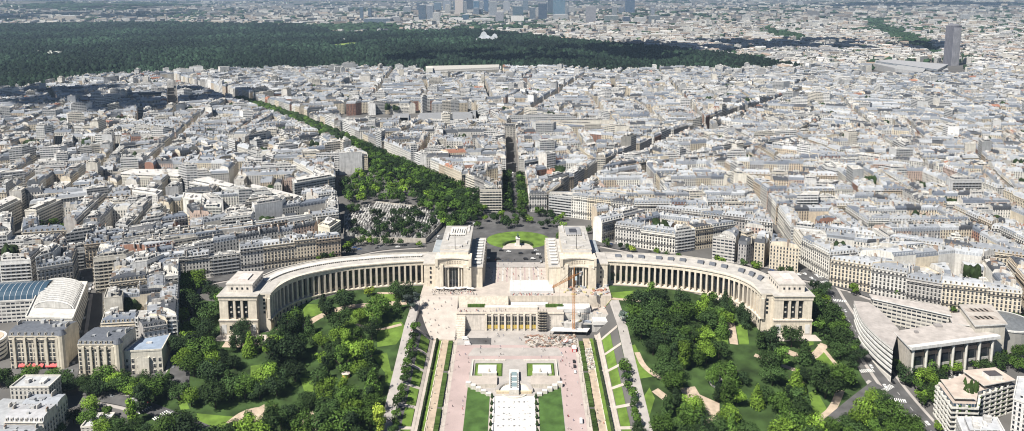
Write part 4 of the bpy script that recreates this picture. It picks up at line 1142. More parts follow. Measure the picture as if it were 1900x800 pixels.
for (x0,x1,y0,y1,h,lab,wc,seed) in ((-356,-318,510,529,25,'ornate cream corner building with red shop awnings at the lower left',(.64,.58,.47),3),(-302,-273.5,500,523,25,'ornate cream building left of the blue-roofed mansion',(.63,.57,.46),4)):
    P=[(x0,y0),(x1,y0),(x1+.5,y1),(x0+.5,y1)]; z0=T((x0+x1)/2,y0)-1
    o=make_thing(P,z0,h,'h',wc,(.13,.14,.16),'slate',[1,1,1,1],seed,'mansard_building',True,0); tag(o,lab,'building')
    mx,my=(x0+x1)/2+.25,(y0+y1)/2
    for k in range(5):
        w=MB(); x=x0+4+(x1-x0-8)*k/4; w.box(x-mx,y0-.6-my,2,h-1,1.7,1.3,'stone',wc); w.build('bay',o)
    if seed==3:
        for k in range(3):
            a=MB(); x=-350+k*9.5; a.poly([(x-mx,508.2-my,3.2),(x+8-mx,508.2-my,3.2),(x+8-mx,509.9-my,4.8),(x-mx,509.9-my,4.8)],'red'); a.poly([(x-mx,508.2-my,2.7),(x+8-mx,508.2-my,2.7),(x+8-mx,508.2-my,3.2),(x-mx,508.2-my,3.2)],'red'); a.build('awning',o)
    d=MB(); d.cyl(x1-mx-1,y0-my+1,0,h+1,3,3,'stone',wc,12); d.cyl(x1-mx-1,y0-my+1,h+1,h+4.5,3.2,1.2,'slate',(.12,.13,.15),12); d.build('corner_turret',o)
mt_zinc_blue=(.27,.33,.42)
o,org=block('mansion',[(-272,503),(-247,506),(-252,531),(-270,531)],T(-260,505)-1,26,['stone']*4,(.64,.60,.51),'low mansion with pale blue metal roof beside the dark street',roofc=mt_zinc_blue,pent=False,clutter=1,seed=9)
put_windows(o,org,(-272,502.9),(-247,505.9),org[2],25,0,3.4,4.4); 
m=MB(); m.box(1,-13.6,-3,13,8,2,'stone',(.66,.62,.53)); m.poly([(-3,-14.8,13),(5,-14.2,13),(1,-14.5,15)],'stone',(.66,.62,.53)); m.build('portico',o)
m=MB(); m.prism([(-6,-4),(6,-4),(4,6),(-5,7)],org[2]*0+14,14.8,'slate',(.05,.05,.06)); m.build('light_well',o)
o,org=block('arcade_building',[(-358,533),(-322,530),(-350,600),(-388,603)],T(-350,560),38,['fac_h','fac_m','fac_h','fac_h'],(.70,.68,.62),'white building with arched ribs over a grey barrel roof beside the narrow street',roofc=(.6,.58,.55),pent=False,clutter=3,seed=12)
ax=Vector((-386+338,603-531,0)); 
for k in range(13):
    m=MB(); t=.25+.055*k
    a=lerp((-357,534),(-387,602),t); b=lerp((-323,531),(-351,599),t)
    prev=None
    for j in range(9):
        an=PI*j/8; p=lerp(a,b,.5-.46*math.cos(an)); q=(p[0]-org[0],p[1]-org[1],38-org[2]+5.5*math.sin(an))
        if prev: m.beam(prev,q,.9,'stone',(.74,.72,.68))
        prev=q
    m.build('roof_rib',o)
m=MB()
for j in range(8):
    a0,a1=PI*j/8,PI*(j+1)/8
    pts=[]
    for (t,an) in ((.24,a0),(.24,a1),(.93,a1),(.93,a0)):
        a=lerp((-357,534),(-387,602),t); b=lerp((-323,531),(-351,599),t); p=lerp(a,b,.5-.42*math.cos(an)); pts.append((p[0]-org[0],p[1]-org[1],38-org[2]+4.9*math.sin(an)))
    m.poly(pts,'zinc',(.25,.26,.28))
    for e_ in ((0,1),(3,2)): m.poly([pts[e_[0]],pts[e_[1]],(pts[e_[1]][0],pts[e_[1]][1],38-org[2]),(pts[e_[0]][0],pts[e_[0]][1],38-org[2])],'plaster',(.5,.49,.46))
m.build('barrel_roof',o)
o,org=block('glass_roofed_office',[(-418,562),(-367,570),(-374,602),(-424,594)],T(-395,575),36,['fac_m']*4,(.66,.64,.6),'wide office with dark blue curved glass roof at the left edge',pent=False,clutter=0,seed=13)
m=MB()
for j in range(8):
    a0,a1=PI*j/8,PI*(j+1)/8; pts=[]
    for (t,an) in ((.02,a0),(.98,a0),(.98,a1),(.02,a1)):
        a=lerp((-418,562),(-367,570),t); b=lerp((-424,594),(-374,602),t); p=lerp(a,b,.5-.45*math.cos(an)); pts.append((p[0]-org[0],p[1]-org[1],36-org[2]+8*math.sin(an)))
    m.poly(pts,'glass_b')
    for q in range(12):
        m.beam(lerp(pts[0],pts[1],q/12)+(pts[0][2],),lerp(pts[3],pts[2],q/12)+(pts[3][2],),.3,'paint',(.5,.52,.54))
m.build('glass_roof',o)
rd=empty('round_building',(-382,523,9)); m=MB(); 
for k in range(5): m.cyl(0,0,k*3.1,k*3.1+1.7,13,13,'stone',(.72,.71,.67),20); m.cyl(0,0,k*3.1+1.7,k*3.1+3.1,12.4,12.4,'glass',n=20)
m.cyl(0,0,-4,0,13,13,'stone',(.7,.69,.65),20); m.build('wall',rd); m=MB(); m.cyl(0,0,15.5,17.2,13.3,13.3,'stone',(.74,.73,.7),20); m.cyl(0,0,17.2,17.5,11.5,11.5,'flat',(.55,.45,.35),20); m.build('roof',rd)
tag(rd,'white round building with ring windows cut by the left edge','building')
for k,(P,h,lab) in enumerate((([(-324,461),(-299,461),(-300,476),(-324,476)],21,'narrow building with roof terrace behind the bottom left corner block'),([(-362,425),(-328,428),(-330,452),(-364,452)],17,'low grey building at the very bottom left edge'))):
    z0=T(P[0][0],P[0][1])-1
    o,org=block('apartment_block',P,z0,z0+h,['fac_h']*4,(.62,.59,.53),lab,roofc=(.42,.43,.44),seed=20+k,clutter=8,pent=k!=0)
for k,(P,h,lab,rc) in enumerate((([(-322,412),(-281,412),(-281.5,426),(-322,427)],19,'nearest grey-roofed building in the bottom left corner',(.33,.34,.36)),([(-305,426.3),(-281.5,426),(-283,442),(-305,442)],22,'pale-chimneyed building in the bottom left corner, second row',(.45,.45,.46)),([(-325,427.5),(-305.3,427),(-305.3,455),(-325,457)],17,'low inner building at the bottom left with jumbled roofs',(.4,.41,.42)),([(-305,442.3),(-283,442.3),(-284,455),(-305,455)],20,'third building up from the bottom left corner, beside the villa',(.38,.4,.43)))):
    z0=T(P[0][0],P[0][1])-1; o=make_thing(P,z0,h,'h',(.64,.60,.53),rc,'zinc',[1,1,1,1],60+k,'mansard_building',True,0); tag(o,lab,'building')
o,org=block('small_villa',[(-268,440),(-254,441),(-255,456),(-269,455)],0,8,['fac_h']*4,(.66,.62,.55),'small pale villa beside the lawn at the lower left',roofc=(.5,.5,.5),pent=False,clutter=1,seed=25)
# --- civic palace on the right
ZP=33
cv=smooth([at(*q,ZP) for q in ((1584,558),(1597,590),(1624,620),(1657,647))],5); ci=smooth([at(*q,ZP) for q in ((1612,561),(1627,571),(1648,590),(1668,611))],5)
civ=empty('civic_palace',(310,560,16))
def Bv(m,name,par=civ): return shift(m,(310,560,16)).build(name,par)
m=MB(); rf=MB()
for i in range(len(cv)-1):
    a,b=cv[i],cv[i+1]; c,d=ci[min(i+1,len(ci)-1)],ci[min(i,len(ci)-1)]
    rf.prism([a,b,c,d],ZP-1.5,ZP,'stone',(.68,.66,.62),'flat',(.42,.385,.36),bot=True)
    L=math.hypot(b[0]-a[0],b[1]-a[1]); mx,my=(c[0]+d[0]-a[0]-b[0])/2,(c[1]+d[1]-a[1]-b[1])/2; k=1.5/math.hypot(mx,my)
    a1,b1=(a[0]+mx*k,a[1]+my*k),(b[0]+mx*k,b[1]+my*k)
    m.poly([(*a1,8),(*b1,8),(*b1,ZP-1),(*a1,ZP-1)],'glass'); m.poly([(*c,8),(*d,8),(*d,ZP-1),(*c,ZP-1)],'fac_m',(.6,.57,.5),[(0,0),(L,0),(L,25),(0,25)])
    for z in (15,18.5,22,25.5,29): m.prism([a,b,b1,a1],z,z+1.5,'stone',(.66,.65,.62),bot=True)
    m.prism([a,b,b1,a1],8,12,'stone',(.6,.57,.52))
Bv(m,'curved_wing'); Bv(rf,'curved_roof')
def cpoly(name,p,z0,z1,f,c,rc=(.45,.41,.38)):
    P=ccw(PX(z1,*p)); m=MB(); m.prism(P,z0,z1,f,c,top='flat',tc=rc,uvw=True); k=inset(P,-1.)
    if k: m.prism(k,z1-.8,z1+.15,'stone',(.70,.69,.66),'flat',rc,bot=True)
    Bv(m,name); return P
hall=cpoly('great_hall',[(1662,616),(1687,642),(1849,621),(1762,600)],8,34,'stone',(.52,.48,.42))
a,b=None,None
HP=PX(34,(1687,642),(1849,621)); A_,B_=HP
nx,ny=(B_[1]-A_[1]),-(B_[0]-A_[0]); L=math.hypot(nx,ny); nx/=L; ny/=L
if ny>0: nx,ny=-nx,-ny
rot=math.atan2(B_[1]-A_[1],B_[0]-A_[0])
for k in range(6):
    x,y=lerp(A_,B_,(k+.5)/6.6+.03); w=MB(); w.box(x+nx*.1,y+ny*.1,13,30,L/8.2,.3,'glass',rot=rot); w.box(x+nx*.4,y+ny*.4,26,28.6,L/8.5,.6,'stone',(.42,.30,.22),rot); w.box(x+nx*.3,y+ny*.3,17,19,L/9,.4,'stone',(.5,.48,.44),rot); Bv(w,'window')
for k in range(7):
    x,y=lerp(A_,B_,k/6.6+.03); w=MB(); w.cyl(x+nx*1.6,y+ny*1.6,8,33,.75,.95,'stone',(.66,.64,.58),8); Bv(w,'column')
w=MB(); x,y=lerp(A_,B_,.5); w.box(x+nx*1.4,y+ny*1.4,32.2,34.4,L+1,3.6,'stone',(.70,.69,.66),rot,bot=True); Bv(w,'cornice')
P=cpoly('rear_wing',[(1616,547),(1620,553),(1762,584),(1756,570)],10,36,'fac_m',(.60,.57,.51),(.46,.42,.39))
cpoly('side_hall',[(1783,566),(1811,603),(1866,600),(1838,566)],8,40,'stone',(.60,.56,.48),(.45,.41,.37))
cpoly('linking_block',[(1762,583),(1770,600),(1812,604),(1795,580)],8,34,'stone',(.6,.57,.5))
m=MB(); c=at(1865,597,30); m.cyl(c[0],c[1],8,30,19,19,'fac_m',(.55,.53,.48),28); m.cyl(c[0],c[1],30,31,19.6,19.6,'stone',(.6,.59,.56),28); m.cyl(c[0],c[1],31,33.5,18,6,'slate',(.16,.17,.18),28); Bv(m,'rotunda')
for k in range(10):
    g=MB(); x,y=at(1800+(k%5)*8.5+(k//5)*9,574+(k//5)*14,41); g.box(x,y,40.1,40.5,5,5.5,'flat',(.38,.33,.29),.05); Bv(g,'roof_light')
for q in ((1740,606,5),(1700,618,2.5),(1810,612,2)):
    g=MB(); x,y=at(q[0],q[1],34); g.box(x,y,34.1,35.6,q[2],q[2]*.8,'flat',(.3,.28,.27)); Bv(g,'roof_light')
tag(civ,'wedge-shaped civic palace with columned hall, curved wing and rotunda','building')
# --- terraced flats bottom right
FP=ccw(PX(24,(1735,711),(1765,751),(1817,753),(1821,729),(1885,709),(1847,683),(1787,690)))
fl=empty('terraced_flats',(290,450,0))
def Bf(m,name,par=fl): return shift(m,(290,450,0)).build(name,par)
i1=inset(FP,1.8) or FP; rq=random.Random(8)
m=MB(); m.prism(i1,-4,24,'fac_g',(.45,.42,.36),top='flat',tc=(.5,.42,.36),uvw=True); Bf(m,'wall')
for k in range(1,8):
    m=MB(); z=k*3.05
    m.prism(FP,z-.15,z+.1,'stone',(.55,.53,.47),bot=True)
    n=len(FP)
    for i in range(n):
        a,b=FP[i],FP[(i+1)%n]; L=math.hypot(b[0]-a[0],b[1]-a[1]); nx,ny=-(b[1]-a[1])/L*.3,(b[0]-a[0])/L*.3
        m.prism([a,b,(b[0]+nx,b[1]+ny),(a[0]+nx,a[1]+ny)],z+.1,z+.95,'stone',(.74,.72,.66))
        q=4
        while q<L-2:
            x,y=lerp(a,b,q/L); m.box(x+nx*2,y+ny*2,z+.1,z+2.2,.9,1.5,'stone',(.72,.7,.64),math.atan2(b[1]-a[1],b[0]-a[0]))
            if rq.random()<.6: m.box(x+nx*3+1,y+ny*3,z+.9,z+1.7,2.5,.9,'leaf',(.05,.09,.02),math.atan2(b[1]-a[1],b[0]-a[0]))
            q+=5.5
    Bf(m,'balcony')
for p,z1 in (([(1745,704),(1771,739),(1811,740),(1789,725),(1765,705)],26.5),([(1787,688),(1826,716),(1884,705),(1847,682)],26.8)):
    m=MB(); P=ccw(PX(z1,*p)); k=inset(P,1.2) or P; m.prism(k,24,z1-.4,'glass'); m.prism(P,z1-.4,z1+.2,'stone',(.7,.68,.62),'flat',(.55,.46,.39),bot=True); Bf(m,'penthouse')
m=MB(); x,y=at(1841,698,28); m.box(x,y,26.8,30,9,7,'stone',(.72,.7,.65),.1,'slate',(.09,.08,.08)); Bf(m,'roof_box')
m=MB()
for k in range(26):
    x,y=at(rq.uniform(1788,1815),rq.uniform(705,728),25); m.cyl(x,y,24,24+rq.uniform(1.5,4.5),rq.uniform(.8,1.5),.3,'leaf',jit((.045,.08,.02),rq,.3),6)
Bf(m,'roof_garden')
tag(fl,'terraced block of flats with white balcony bands and roof garden, bottom right','building')
for k,(P,z,lab) in enumerate((([(1775,775),(1790,812),(1870,812),(1850,776)],20,'pale stepped roofs of a building at the bottom right edge'),([(1888,700),(1880,740),(1935,760),(1935,700)],22,'white-walled building with bluish roof beside the terraced flats'))):
    P=PX(z,*P); block('apartment_block',P,-1,z,['fac_h']*4,(.70,.68,.65),lab,roofc=(.5,.51,.53),seed=40+k,clutter=9)
# --- school court, university, congress hall, hotel tower
sch=empty('school',(-190,1370,31))
def Bs(m,name): return shift(m,(-190,1370,31)).build(name,sch)
for p in ([(622,232),(760,232),(760,220),(622,220)],[(775,226),(880,224),(880,209),(775,211)],[(880,225),(905,225),(900,205),(880,206)],[(725,233),(762,234),(762,212),(728,212)],[(868,208),(905,245),(918,240),(885,205)]):
    m=MB(); P=ccw(PX(48,*p)); m.prism(P,28,46,'fac_h',(.5,.46,.39),top='zinc',tc=(.36,.36,.36),uvw=True); k=inset(P,3)
    if k: m.prism(k,46,50,'slate',(.30,.30,.30))
    Bs(m,'wing')
tag(sch,'long grey-roofed school ranges around dark courtyards in the middle distance','building')
un=empty('university',(-150,2290,20)); m=MB(); P=ccw(PX(46,(790,133),(930,127),(930,121),(790,124))); m.prism(P,16,44,'fac_h',(.54,.51,.44),top='flat',tc=(.5,.5,.5),uvw=True); shift(m,(-150,2290,20)).build('wall',un)
m=MB(); m.prism(inset(P,6) or P,44,49,'stone',(.5,.48,.44)); m.prism(ccw(PX(60,(790,124),(803,124),(803,120),(790,120))),44,56,'stone',(.62,.6,.54)); shift(m,(-150,2290,20)).build('attic',un); tag(un,'long pale university block on the near edge of the forest','building')
cg=empty('congress_hall',(1380,2500,15)); m=MB()
for p,z in (([(1622,118),(1668,128),(1668,118),(1625,111)],38),([(1660,127),(1712,134),(1722,122),(1668,116)],42),([(1712,134),(1760,130),(1755,120),(1715,122)],36)):
    P=ccw(PX(z,*p)); Q=inset(P,6) or P; n=len(P)
    for i in range(n): m.poly([(*Q[i],14),(*Q[(i+1)%n],14),(*P[(i+1)%n],z),(*P[i],z)],'plaster',(.55,.55,.55))
    m.poly([(*q,z) for q in P],'flat',(.36,.36,.36))
shift(m,(1380,2500,15)).build('wall',cg)
m=MB(); m.prism(ccw(PX(46,(1625,112),(1740,128),(1760,118),(1650,109))),38,44,'fac_g',(.5,.5,.5),top='flat',tc=(.36,.36,.37),uvw=True); shift(m,(1380,2500,15)).build('upper_hall',cg); tag(cg,'angular grey congress hall with leaning walls below the dark hotel tower','building')
def tower(px,w,pyb,ztop,fac,wc,label,depth=.7,name='office_tower',z0=12,rot=0.,cat='tower'):
    x,y=at(px,pyb,z0); d=y*CP+(CH-z0)*SP; W_=w*d/F; root=empty(name,(x,y,z0),rot); m=MB(); H=ztop-z0
    m.box(0,0,-4,H,W_,W_*depth,fac,wc,top='flat',tc=(.4,.4,.4),uvw=True); m.build('wall',root)
    m=MB(); m.box(0,0,H,H+3.5,W_*.7,W_*depth*.6,'plaster',(.5,.5,.5)); m.build('roof_plant',root); tag(root,label,cat); return root,W_,H
hot,_,_=tower(1763,30,122,150,'glass','x','tall dark hotel tower with pale vertical ribs at the upper right',depth=.55,name='hotel_tower',z0=14,rot=-.25) if False else (None,0,0)
x,y=at(1763,122,14); hot=empty('hotel_tower',(x,y,14)); H=137
lens=[]
for k in range(9): u=-1+k/4; lens.append((u*27,-14*(1-u*u*.75)))
lens+= [(27,4)]+[(u*27,14*(1-u*u*.75)) for u in (.75,.5,.25,0,-.25,-.5,-.75)]
lens=ccw(lens); m=MB(); m.prism(lens,-4,H,'stone',(.14,.14,.165),top='flat',tc=(.3,.3,.3)); m.build('wall',hot)
for k in range(15):
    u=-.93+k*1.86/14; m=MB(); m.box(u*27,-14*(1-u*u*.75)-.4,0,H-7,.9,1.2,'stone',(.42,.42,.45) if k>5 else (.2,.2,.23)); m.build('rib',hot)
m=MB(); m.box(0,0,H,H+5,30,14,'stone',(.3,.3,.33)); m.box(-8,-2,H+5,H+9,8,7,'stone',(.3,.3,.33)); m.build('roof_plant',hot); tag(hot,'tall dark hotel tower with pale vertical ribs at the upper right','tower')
fv=empty('glass_sail_museum',(-150,3650,14)); 
for k,(px,py,w_,h_) in enumerate(((884,80,16,22),(893,78,18,30),(903,79,20,40),(912,80,20,34),(918,78,14,44),(898,74,16,46))):
    x,y=at(px,py,14); m=MB(); q=w_*2.6; r_=random.Random(k); a_=r_.uniform(-.5,.5); prev=None
    for j in range(7):
        an=PI*j/6; z=h_*math.sin(an)*.9+3; xx=x-q/2*math.cos(an)
        if prev: m.poly([(prev[0],y-14,prev[1]),(xx,y-14,z),(xx+8*a_,y+30,z*.6),(prev[0]+8*a_,y+30,prev[1]*.6)],'paint',(.72,.75,.78)); m.poly([(prev[0],y-14,0),(xx,y-14,0),(xx,y-14,z),(prev[0],y-14,prev[1])],'paint',(.62,.65,.68))
        prev=(xx,z)
    m.v=[(a+150,b-3650,c) for a,b,c in m.v]; m.build('sail',fv)
tag(fv,'white museum of curved glass sails standing in the forest','museum')
TW=[(810,13,42,88,'fac_m',(.62,.62,.6),'round-cornered pale tower left of the business district',.9),(852,15,27,205,'stone',(.55,.49,.45),'beige tower beside the tallest dark blue one'),(869,17,22,215,'fac_g',(.03,.05,.10),'very dark blue glass tower left of centre'),
(864,12,41,70,'fac_g',(.05,.16,.24),'short teal glass tower at foot of the dark blue one'),(915,14,30,150,'fac_m',(.4,.43,.46),'mid grey tower left of the centre group'),(927,15,42,92,'fac_m',(.42,.43,.47),'squat grey-violet tower in the front row'),(961,20,30,105,'fac_g',(.12,.2,.24),'wide teal tower behind a white cube'),(960,24,40,55,'plaster',(.72,.70,.66),'low white cube in front of the teal tower'),
(988,11,39,120,'fac_g',(.22,.26,.3),'slim grey glass tower left of the black-blue one'),(1007,16,37,150,'fac_g',(.03,.06,.13),'black-blue glass tower in the middle of the skyline'),(1021,10,27,190,'fac_g',(.08,.1,.14),'narrow dark tower just behind the pale blue one'),(1037,22,34,175,'fac_g',(.24,.42,.55),'bright pale blue glass tower right of centre'),(1040,26,38,60,'fac_m',(.55,.56,.56),'pale low block under the pale blue tower'),
(1096,18,41,135,'fac_m',(.4,.4,.43),'lone grey tower right of the business district'),(1168,17,23,150,'fac_g',(.1,.17,.28),'blue-grey tower standing apart to the right'),(1134,25,41,62,'fac_m',(.25,.3,.3),'low green-grey office block on the right'),(1162,13,42,58,'fac_g',(.08,.1,.16),'small dark blue office block on the right'),(1214,19,40,60,'fac_m',(.22,.26,.28),'dark low office block farthest right'),(1187,20,42,50,'fac_m',(.62,.62,.6),'white low office block between two dark ones'),
(702,48,44,52,'fac_g',(.2,.26,.32),'wide blue glass slab at the left of the district'),(735,18,43,60,'fac_m',(.42,.42,.44),'grey block next to the wide blue slab'),(778,9,20,110,'fac_g',(.07,.09,.12),'thin dark tower on the far left of the skyline'),(830,15,18,120,'fac_m',(.4,.44,.5),'grey-blue tower far behind the round-cornered one'),(884,11,25,140,'fac_g',(.12,.3,.5),'blue tower right of the dark blue one'),(902,9,22,150,'fac_g',(.1,.2,.36),'thin blue tower behind the mid grey one'),(847,26,41,45,'plaster',(.7,.68,.66),'low white office left of the teal tower'),(894,46,42,40,'fac_m',(.68,.67,.64),'long low white block in the front row'),(940,12,22,120,'fac_m',(.5,.52,.55),'pale tower behind the squat violet one'),(975,10,18,130,'fac_g',(.3,.36,.4),'light glass tower at the back centre'),(1060,12,22,70,'fac_m',(.5,.5,.48),'small pale tower right of the bright blue one'),(642,9,22,60,'fac_m',(.6,.6,.6),'pale tower far out on the left'),(1485,8,10,70,'fac_m',(.6,.62,.64),'pair-like pale tower near the top edge, right'),(1790,12,38,60,'fac_m',(.55,.56,.56),'grey block tower behind the hotel tower'),(1385,14,36,48,'fac_m',(.6,.6,.58),'white block tower in the right suburbs'),(285,10,44,50,'fac_m',(.5,.48,.46),'brown-grey block tower at the left rim of the forest'),(130,40,37,46,'fac_m',(.62,.56,.48),'long beige block beyond the forest on the far left')]
for t in TW: tower(t[0],t[1],t[2],t[3],t[4],t[5],t[6],t[7] if len(t)>7 else .7)
rs=random.Random(17); LTW=[]
for k in range(20):
    px=rs.choice((rs.uniform(740,1060),rs.uniform(640,1260))); w_=rs.uniform(6,15); pb=rs.uniform(20,41); c_=rs.choice(((.30,.34,.40),(.10,.15,.22),(.45,.46,.48),(.16,.24,.32),(.55,.55,.53))); zt=rs.uniform(60,150)
    r_,_,_=tower(px,w_,pb,zt,rs.choice(('fac_g','fac_m')),c_,None,.8,cat='tower')
    LTW.append((r_,{.30:'grey-blue',.10:'navy',.45:'light grey',.16:'steel blue',.55:'pale'}[c_[0]],'tower' if zt>95 else 'office block','packed among the skyline','towers of the far business district',px))
rank_labels(LTW)
# ================================================================== GARDENS
GL=[(-250,300),(-78,300),(-78,598),(-75,622),(-114,617),(-142,609),(-167,595),(-180,582),(-186,553),(-223,548),(-225,590),(-262,598),(-244,520)]
GR=[(78,300),(246,300),(240,500),(252,600),(225,592),(223,548),(186,553),(180,582),(167,595),(142,609),(114,617),(75,622),(78,598)]
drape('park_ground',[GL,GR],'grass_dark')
def gp(*p): return [G(*q) for q in p]
LAWN=[gp((612,578),(700,573),(705,592),(640,605)),gp((560,565),(612,566),(600,585),(565,590)),gp((700,603),(745,598),(755,612),(735,640),(700,645)),gp((688,548),(742,543),(745,560),(690,562)),gp((625,590),(700,600),(690,612),(640,612)),
 gp((465,680),(492,676),(490,700),(465,700)),gp((556,702),(582,702),(582,728),(565,728)),gp((365,768),(440,775),(440,800),(362,800)),gp((500,625),(520,612),(526,622),(515,632)),gp((715,690),(735,690),(735,712),(715,712)),gp((718,655),(728,700),(712,690),(690,660)),
 gp((1290,740),(1322,745),(1318,760),(1290,758)),gp((1162,645),(1178,640),(1190,665),(1210,700),(1180,705),(1165,690)),gp((1290,618),(1352,612),(1350,640),(1290,640)),gp((1498,655),(1522,645),(1560,680),(1540,690)),gp((1500,730),(1515,725),(1540,770),(1510,770)),gp((1120,545),(1180,540),(1180,556),(1125,560)),gp((1365,605),(1385,600),(1390,640),(1372,640)),gp((1488,632),(1508,626),(1510,640),(1495,645)),gp((1180,760),(1205,720),(1215,740),(1200,790)),gp((330,745),(345,742),(352,760),(335,762))]
drape('park_lawn',LAWN,'grass')
PATHS=[([(560,612),(590,590),(640,572),(700,566),(755,562)],6),([(415,640),(470,640),(540,628)],7),([(487,640),(520,608)],4),([(660,603),(700,612),(745,603)],3),([(430,790),(460,770),(510,762)],10),([(700,545),(735,545)],3),([(1356,600),(1362,640)],6),([(1440,645),(1500,665),(1530,640)],6),([(1182,655),(1195,680),(1222,700),(1250,700)],4),([(1275,720),(1305,770),(1320,785)],11),([(1520,640),(1570,700)],3),([(1560,725),(1540,765),(1500,790)],5),([(1125,565),(1190,560)],3),([(560,790),(575,770),(590,800)],7),([(1215,725),(1235,740)],6),([(1400,660),(1480,690)],4)]
for p,w in PATHS: drape('park_path',ribbon(smooth([G(*q) for q in p],4),w),'sand')
drape('sand_court',[gp((455,770),(490,752),(515,770),(505,795),(470,795)),gp((1270,738),(1290,730),(1335,750),(1335,785),(1285,785))],'sand')
drape('forecourt_gravel',[[(-226,541),(-186,541),(-188,549),(-224,549)],[(186,541),(228,541),(226,549),(187,549)]],'paving_pale')
# alleys and roads
for s in (-1,1): drape('alley',ribbon([(s*82,300),(s*82,560),(s*80,596)],7.5),'paving')
ROADS=[([(1522,515),(1545,550),(1580,605),(1615,660),(1665,730),(1735,810)],13),([(1630,715),(1585,750),(1525,800)],9),([(190,738),(250,750),(320,775),(380,800)],9),([(352,535),(340,600),(333,700),(330,740)],13),([(125,720),(148,575),(165,500)],11),([(345,530),(600,483),(700,462),(790,455)],13),([(1100,450),(1250,478),(1400,500),(1525,522),(1700,575),(1900,622)],13),([(640,463),(760,455),(840,432),(885,410)],12),([(110,730),(330,715)],9)]
for p,w in ROADS: drape('street',ribbon(smooth([G(*q) for q in p],5),w),'asphalt'); 
for p,w in ROADS[:7]:   # pavements with real kerbs
    c=smooth([G(*q) for q in p],5)
    for s in (-1,1):
        mb=MB(); R_=ribbon(c,w+.2); R2=ribbon(c,w+5)
        for a,b in zip(R_,R2):
            q=[a[0],a[1],b[1],b[0]] if s<0 else [a[3],a[2],b[2],b[3]]
            if any(abs(t[0])<80 for t in q): continue
            q=ccw(q); z=[T(*t)-.5 for t in q]
            n=len(mb.v); mb.prism(q,z,0,'paving')
            for k in range(n,len(mb.v)):
                x,y,zz=mb.v[k]
                if zz==0: mb.v[k]=(x,y,T(x,y)+.24)
        if mb.f: tag(mb.build('pavement'),kind='structure')
for pts,w in AV[:6]: drape('street',ribbon(pts,w*.42),'asphalt')
# painted markings
def zebra(px,py,ang,n=8,L=3.5):
    x,y=G(px,py); ca,sa=math.cos(ang),math.sin(ang); P=[]
    for k in range(n):
        o=(k-n/2)*1.3; cx,cy=x+ca*o,y+sa*o; P.append([(cx+ca*u-sa*v,cy+sa*u+ca*v) for u,v in ((-.35,-L/2),(.35,-L/2),(.35,L/2),(-.35,L/2))])
    drape('crosswalk_marking',P,'marking')
for q in ((1610,690,.1),(1560,560,-.2),(1535,525,0.),(1668,745,-.2),(1648,722,.6),(268,762,.9),(300,772,.9),(1528,515,.1),(1690,775,0)): zebra(*q)
c=smooth([G(*q) for q in ROADS[0][0]],12); P=[]
for i in range(0,len(c)-1,2): P+=ribbon([c[i],lerp(c[i],c[i+1],.8)],.25)
drape('lane_marking',P,'marking')
# ================================================================== TREES
def crown(kind,col,seed):
    r=random.Random(seed); m=MB(); lobes=[]
    if kind=='round':
        lobes=[(0,0,.58,.40)]
        for k in range(13):
            a=r.uniform(0,2*PI); q=r.uniform(.18,.36); lobes.append((q*math.cos(a),q*math.sin(a),r.uniform(.38,.82),r.uniform(.14,.26)))
    elif kind=='tall':
        for k in range(13): a=r.uniform(0,2*PI); q=r.uniform(.0,.18); lobes.append((q*math.cos(a),q*math.sin(a),.22+.058*k,r.uniform(.13,.22)))
    elif kind=='cone':
        for k in range(10): z=.12+.085*k; rad=.30*(1-k/10.5)+.03; lobes.append((r.uniform(-.03,.03),r.uniform(-.03,.03),z,rad))
    elif kind=='cedar':
        for k in range(12): a=r.uniform(0,2*PI); q=r.uniform(.05,.42); lobes.append((q*math.cos(a),q*math.sin(a),.3+.055*k,r.uniform(.13,.2)))
    n=1900; tot=sum(l[3]**2 for l in lobes)
    for l in lobes:
        br=r.uniform(.72,1.35)
        for k in range(int(n*l[3]**2/tot)):
            u=r.uniform(-1,1); th=r.uniform(0,2*PI); s=math.sqrt(1-u*u); rr_=l[3]*(r.random()**.25)
            fz=.8 if kind!='cedar' else .35
            p=Vector((l[0]+rr_*s*math.cos(th),l[1]+rr_*s*math.sin(th),l[2]+rr_*u*fz))
            nrm=Vector((s*math.cos(th)+r.uniform(-.6,.6),s*math.sin(th)+r.uniform(-.6,.6),u+.35+r.uniform(-.6,.6))).normalized()
            a=nrm.orthogonal().normalized(); b=nrm.cross(a); sz=r.uniform(.016,.040)
            t=r.uniform(0,PI); a,b=a*math.cos(t)+b*math.sin(t),b*math.cos(t)-a*math.sin(t)
            m.poly([tuple(p+a*sz),tuple(p+b*sz*.8),tuple(p-a*sz),tuple(p-b*sz*.8)],'leaf',jit(tuple(c_*br for c_ in col),r,.3))
    return m.mesh('crown')
def trunkmesh():
    m=MB(); m.cyl(0,0,-.04,.32,.030,.020,'bark',n=6); r=random.Random(2)
    for k in range(5): a=k*1.26; m.beam((0,0,.25+.03*k),(.22*math.cos(a),.22*math.sin(a),.5+.04*k),.016,'bark')
    m.cyl(0,0,.32,.66,.020,.008,'bark',n=5); return m.mesh('trunk')
TRK=trunkmesh()
TC={'dark green':(.026,.048,.018),'deep green':(.042,.078,.022),'mid green':(.078,.145,.026),'bright green':(.15,.25,.032),'yellow-green':(.26,.34,.045),'blue-grey':(.12,.155,.135)}
CR={}
def getcrown(kind,cn,v):
    k=(kind,cn,v)
    if k not in CR: CR[k]=crown(kind,TC[cn],hash((len(kind),cn[0],v,len(cn)))%999)
    return CR[k]
TREES=[] # x,y,h,kind,col,zone
rt=random.Random(21)
def okgap(x,y,h):
    for k in (0,5,10):
        yy_=y+k
        for P in LAWN:
            if inpoly(x,yy_,P) : return False
    return True
PATHW=[(smooth([G(*q) for q in p],4),w) for p,w in PATHS+ROADS[:7]]+[([(s*82,300),(s*82,560),(s*80,596)],8) for s in (-1,1)]
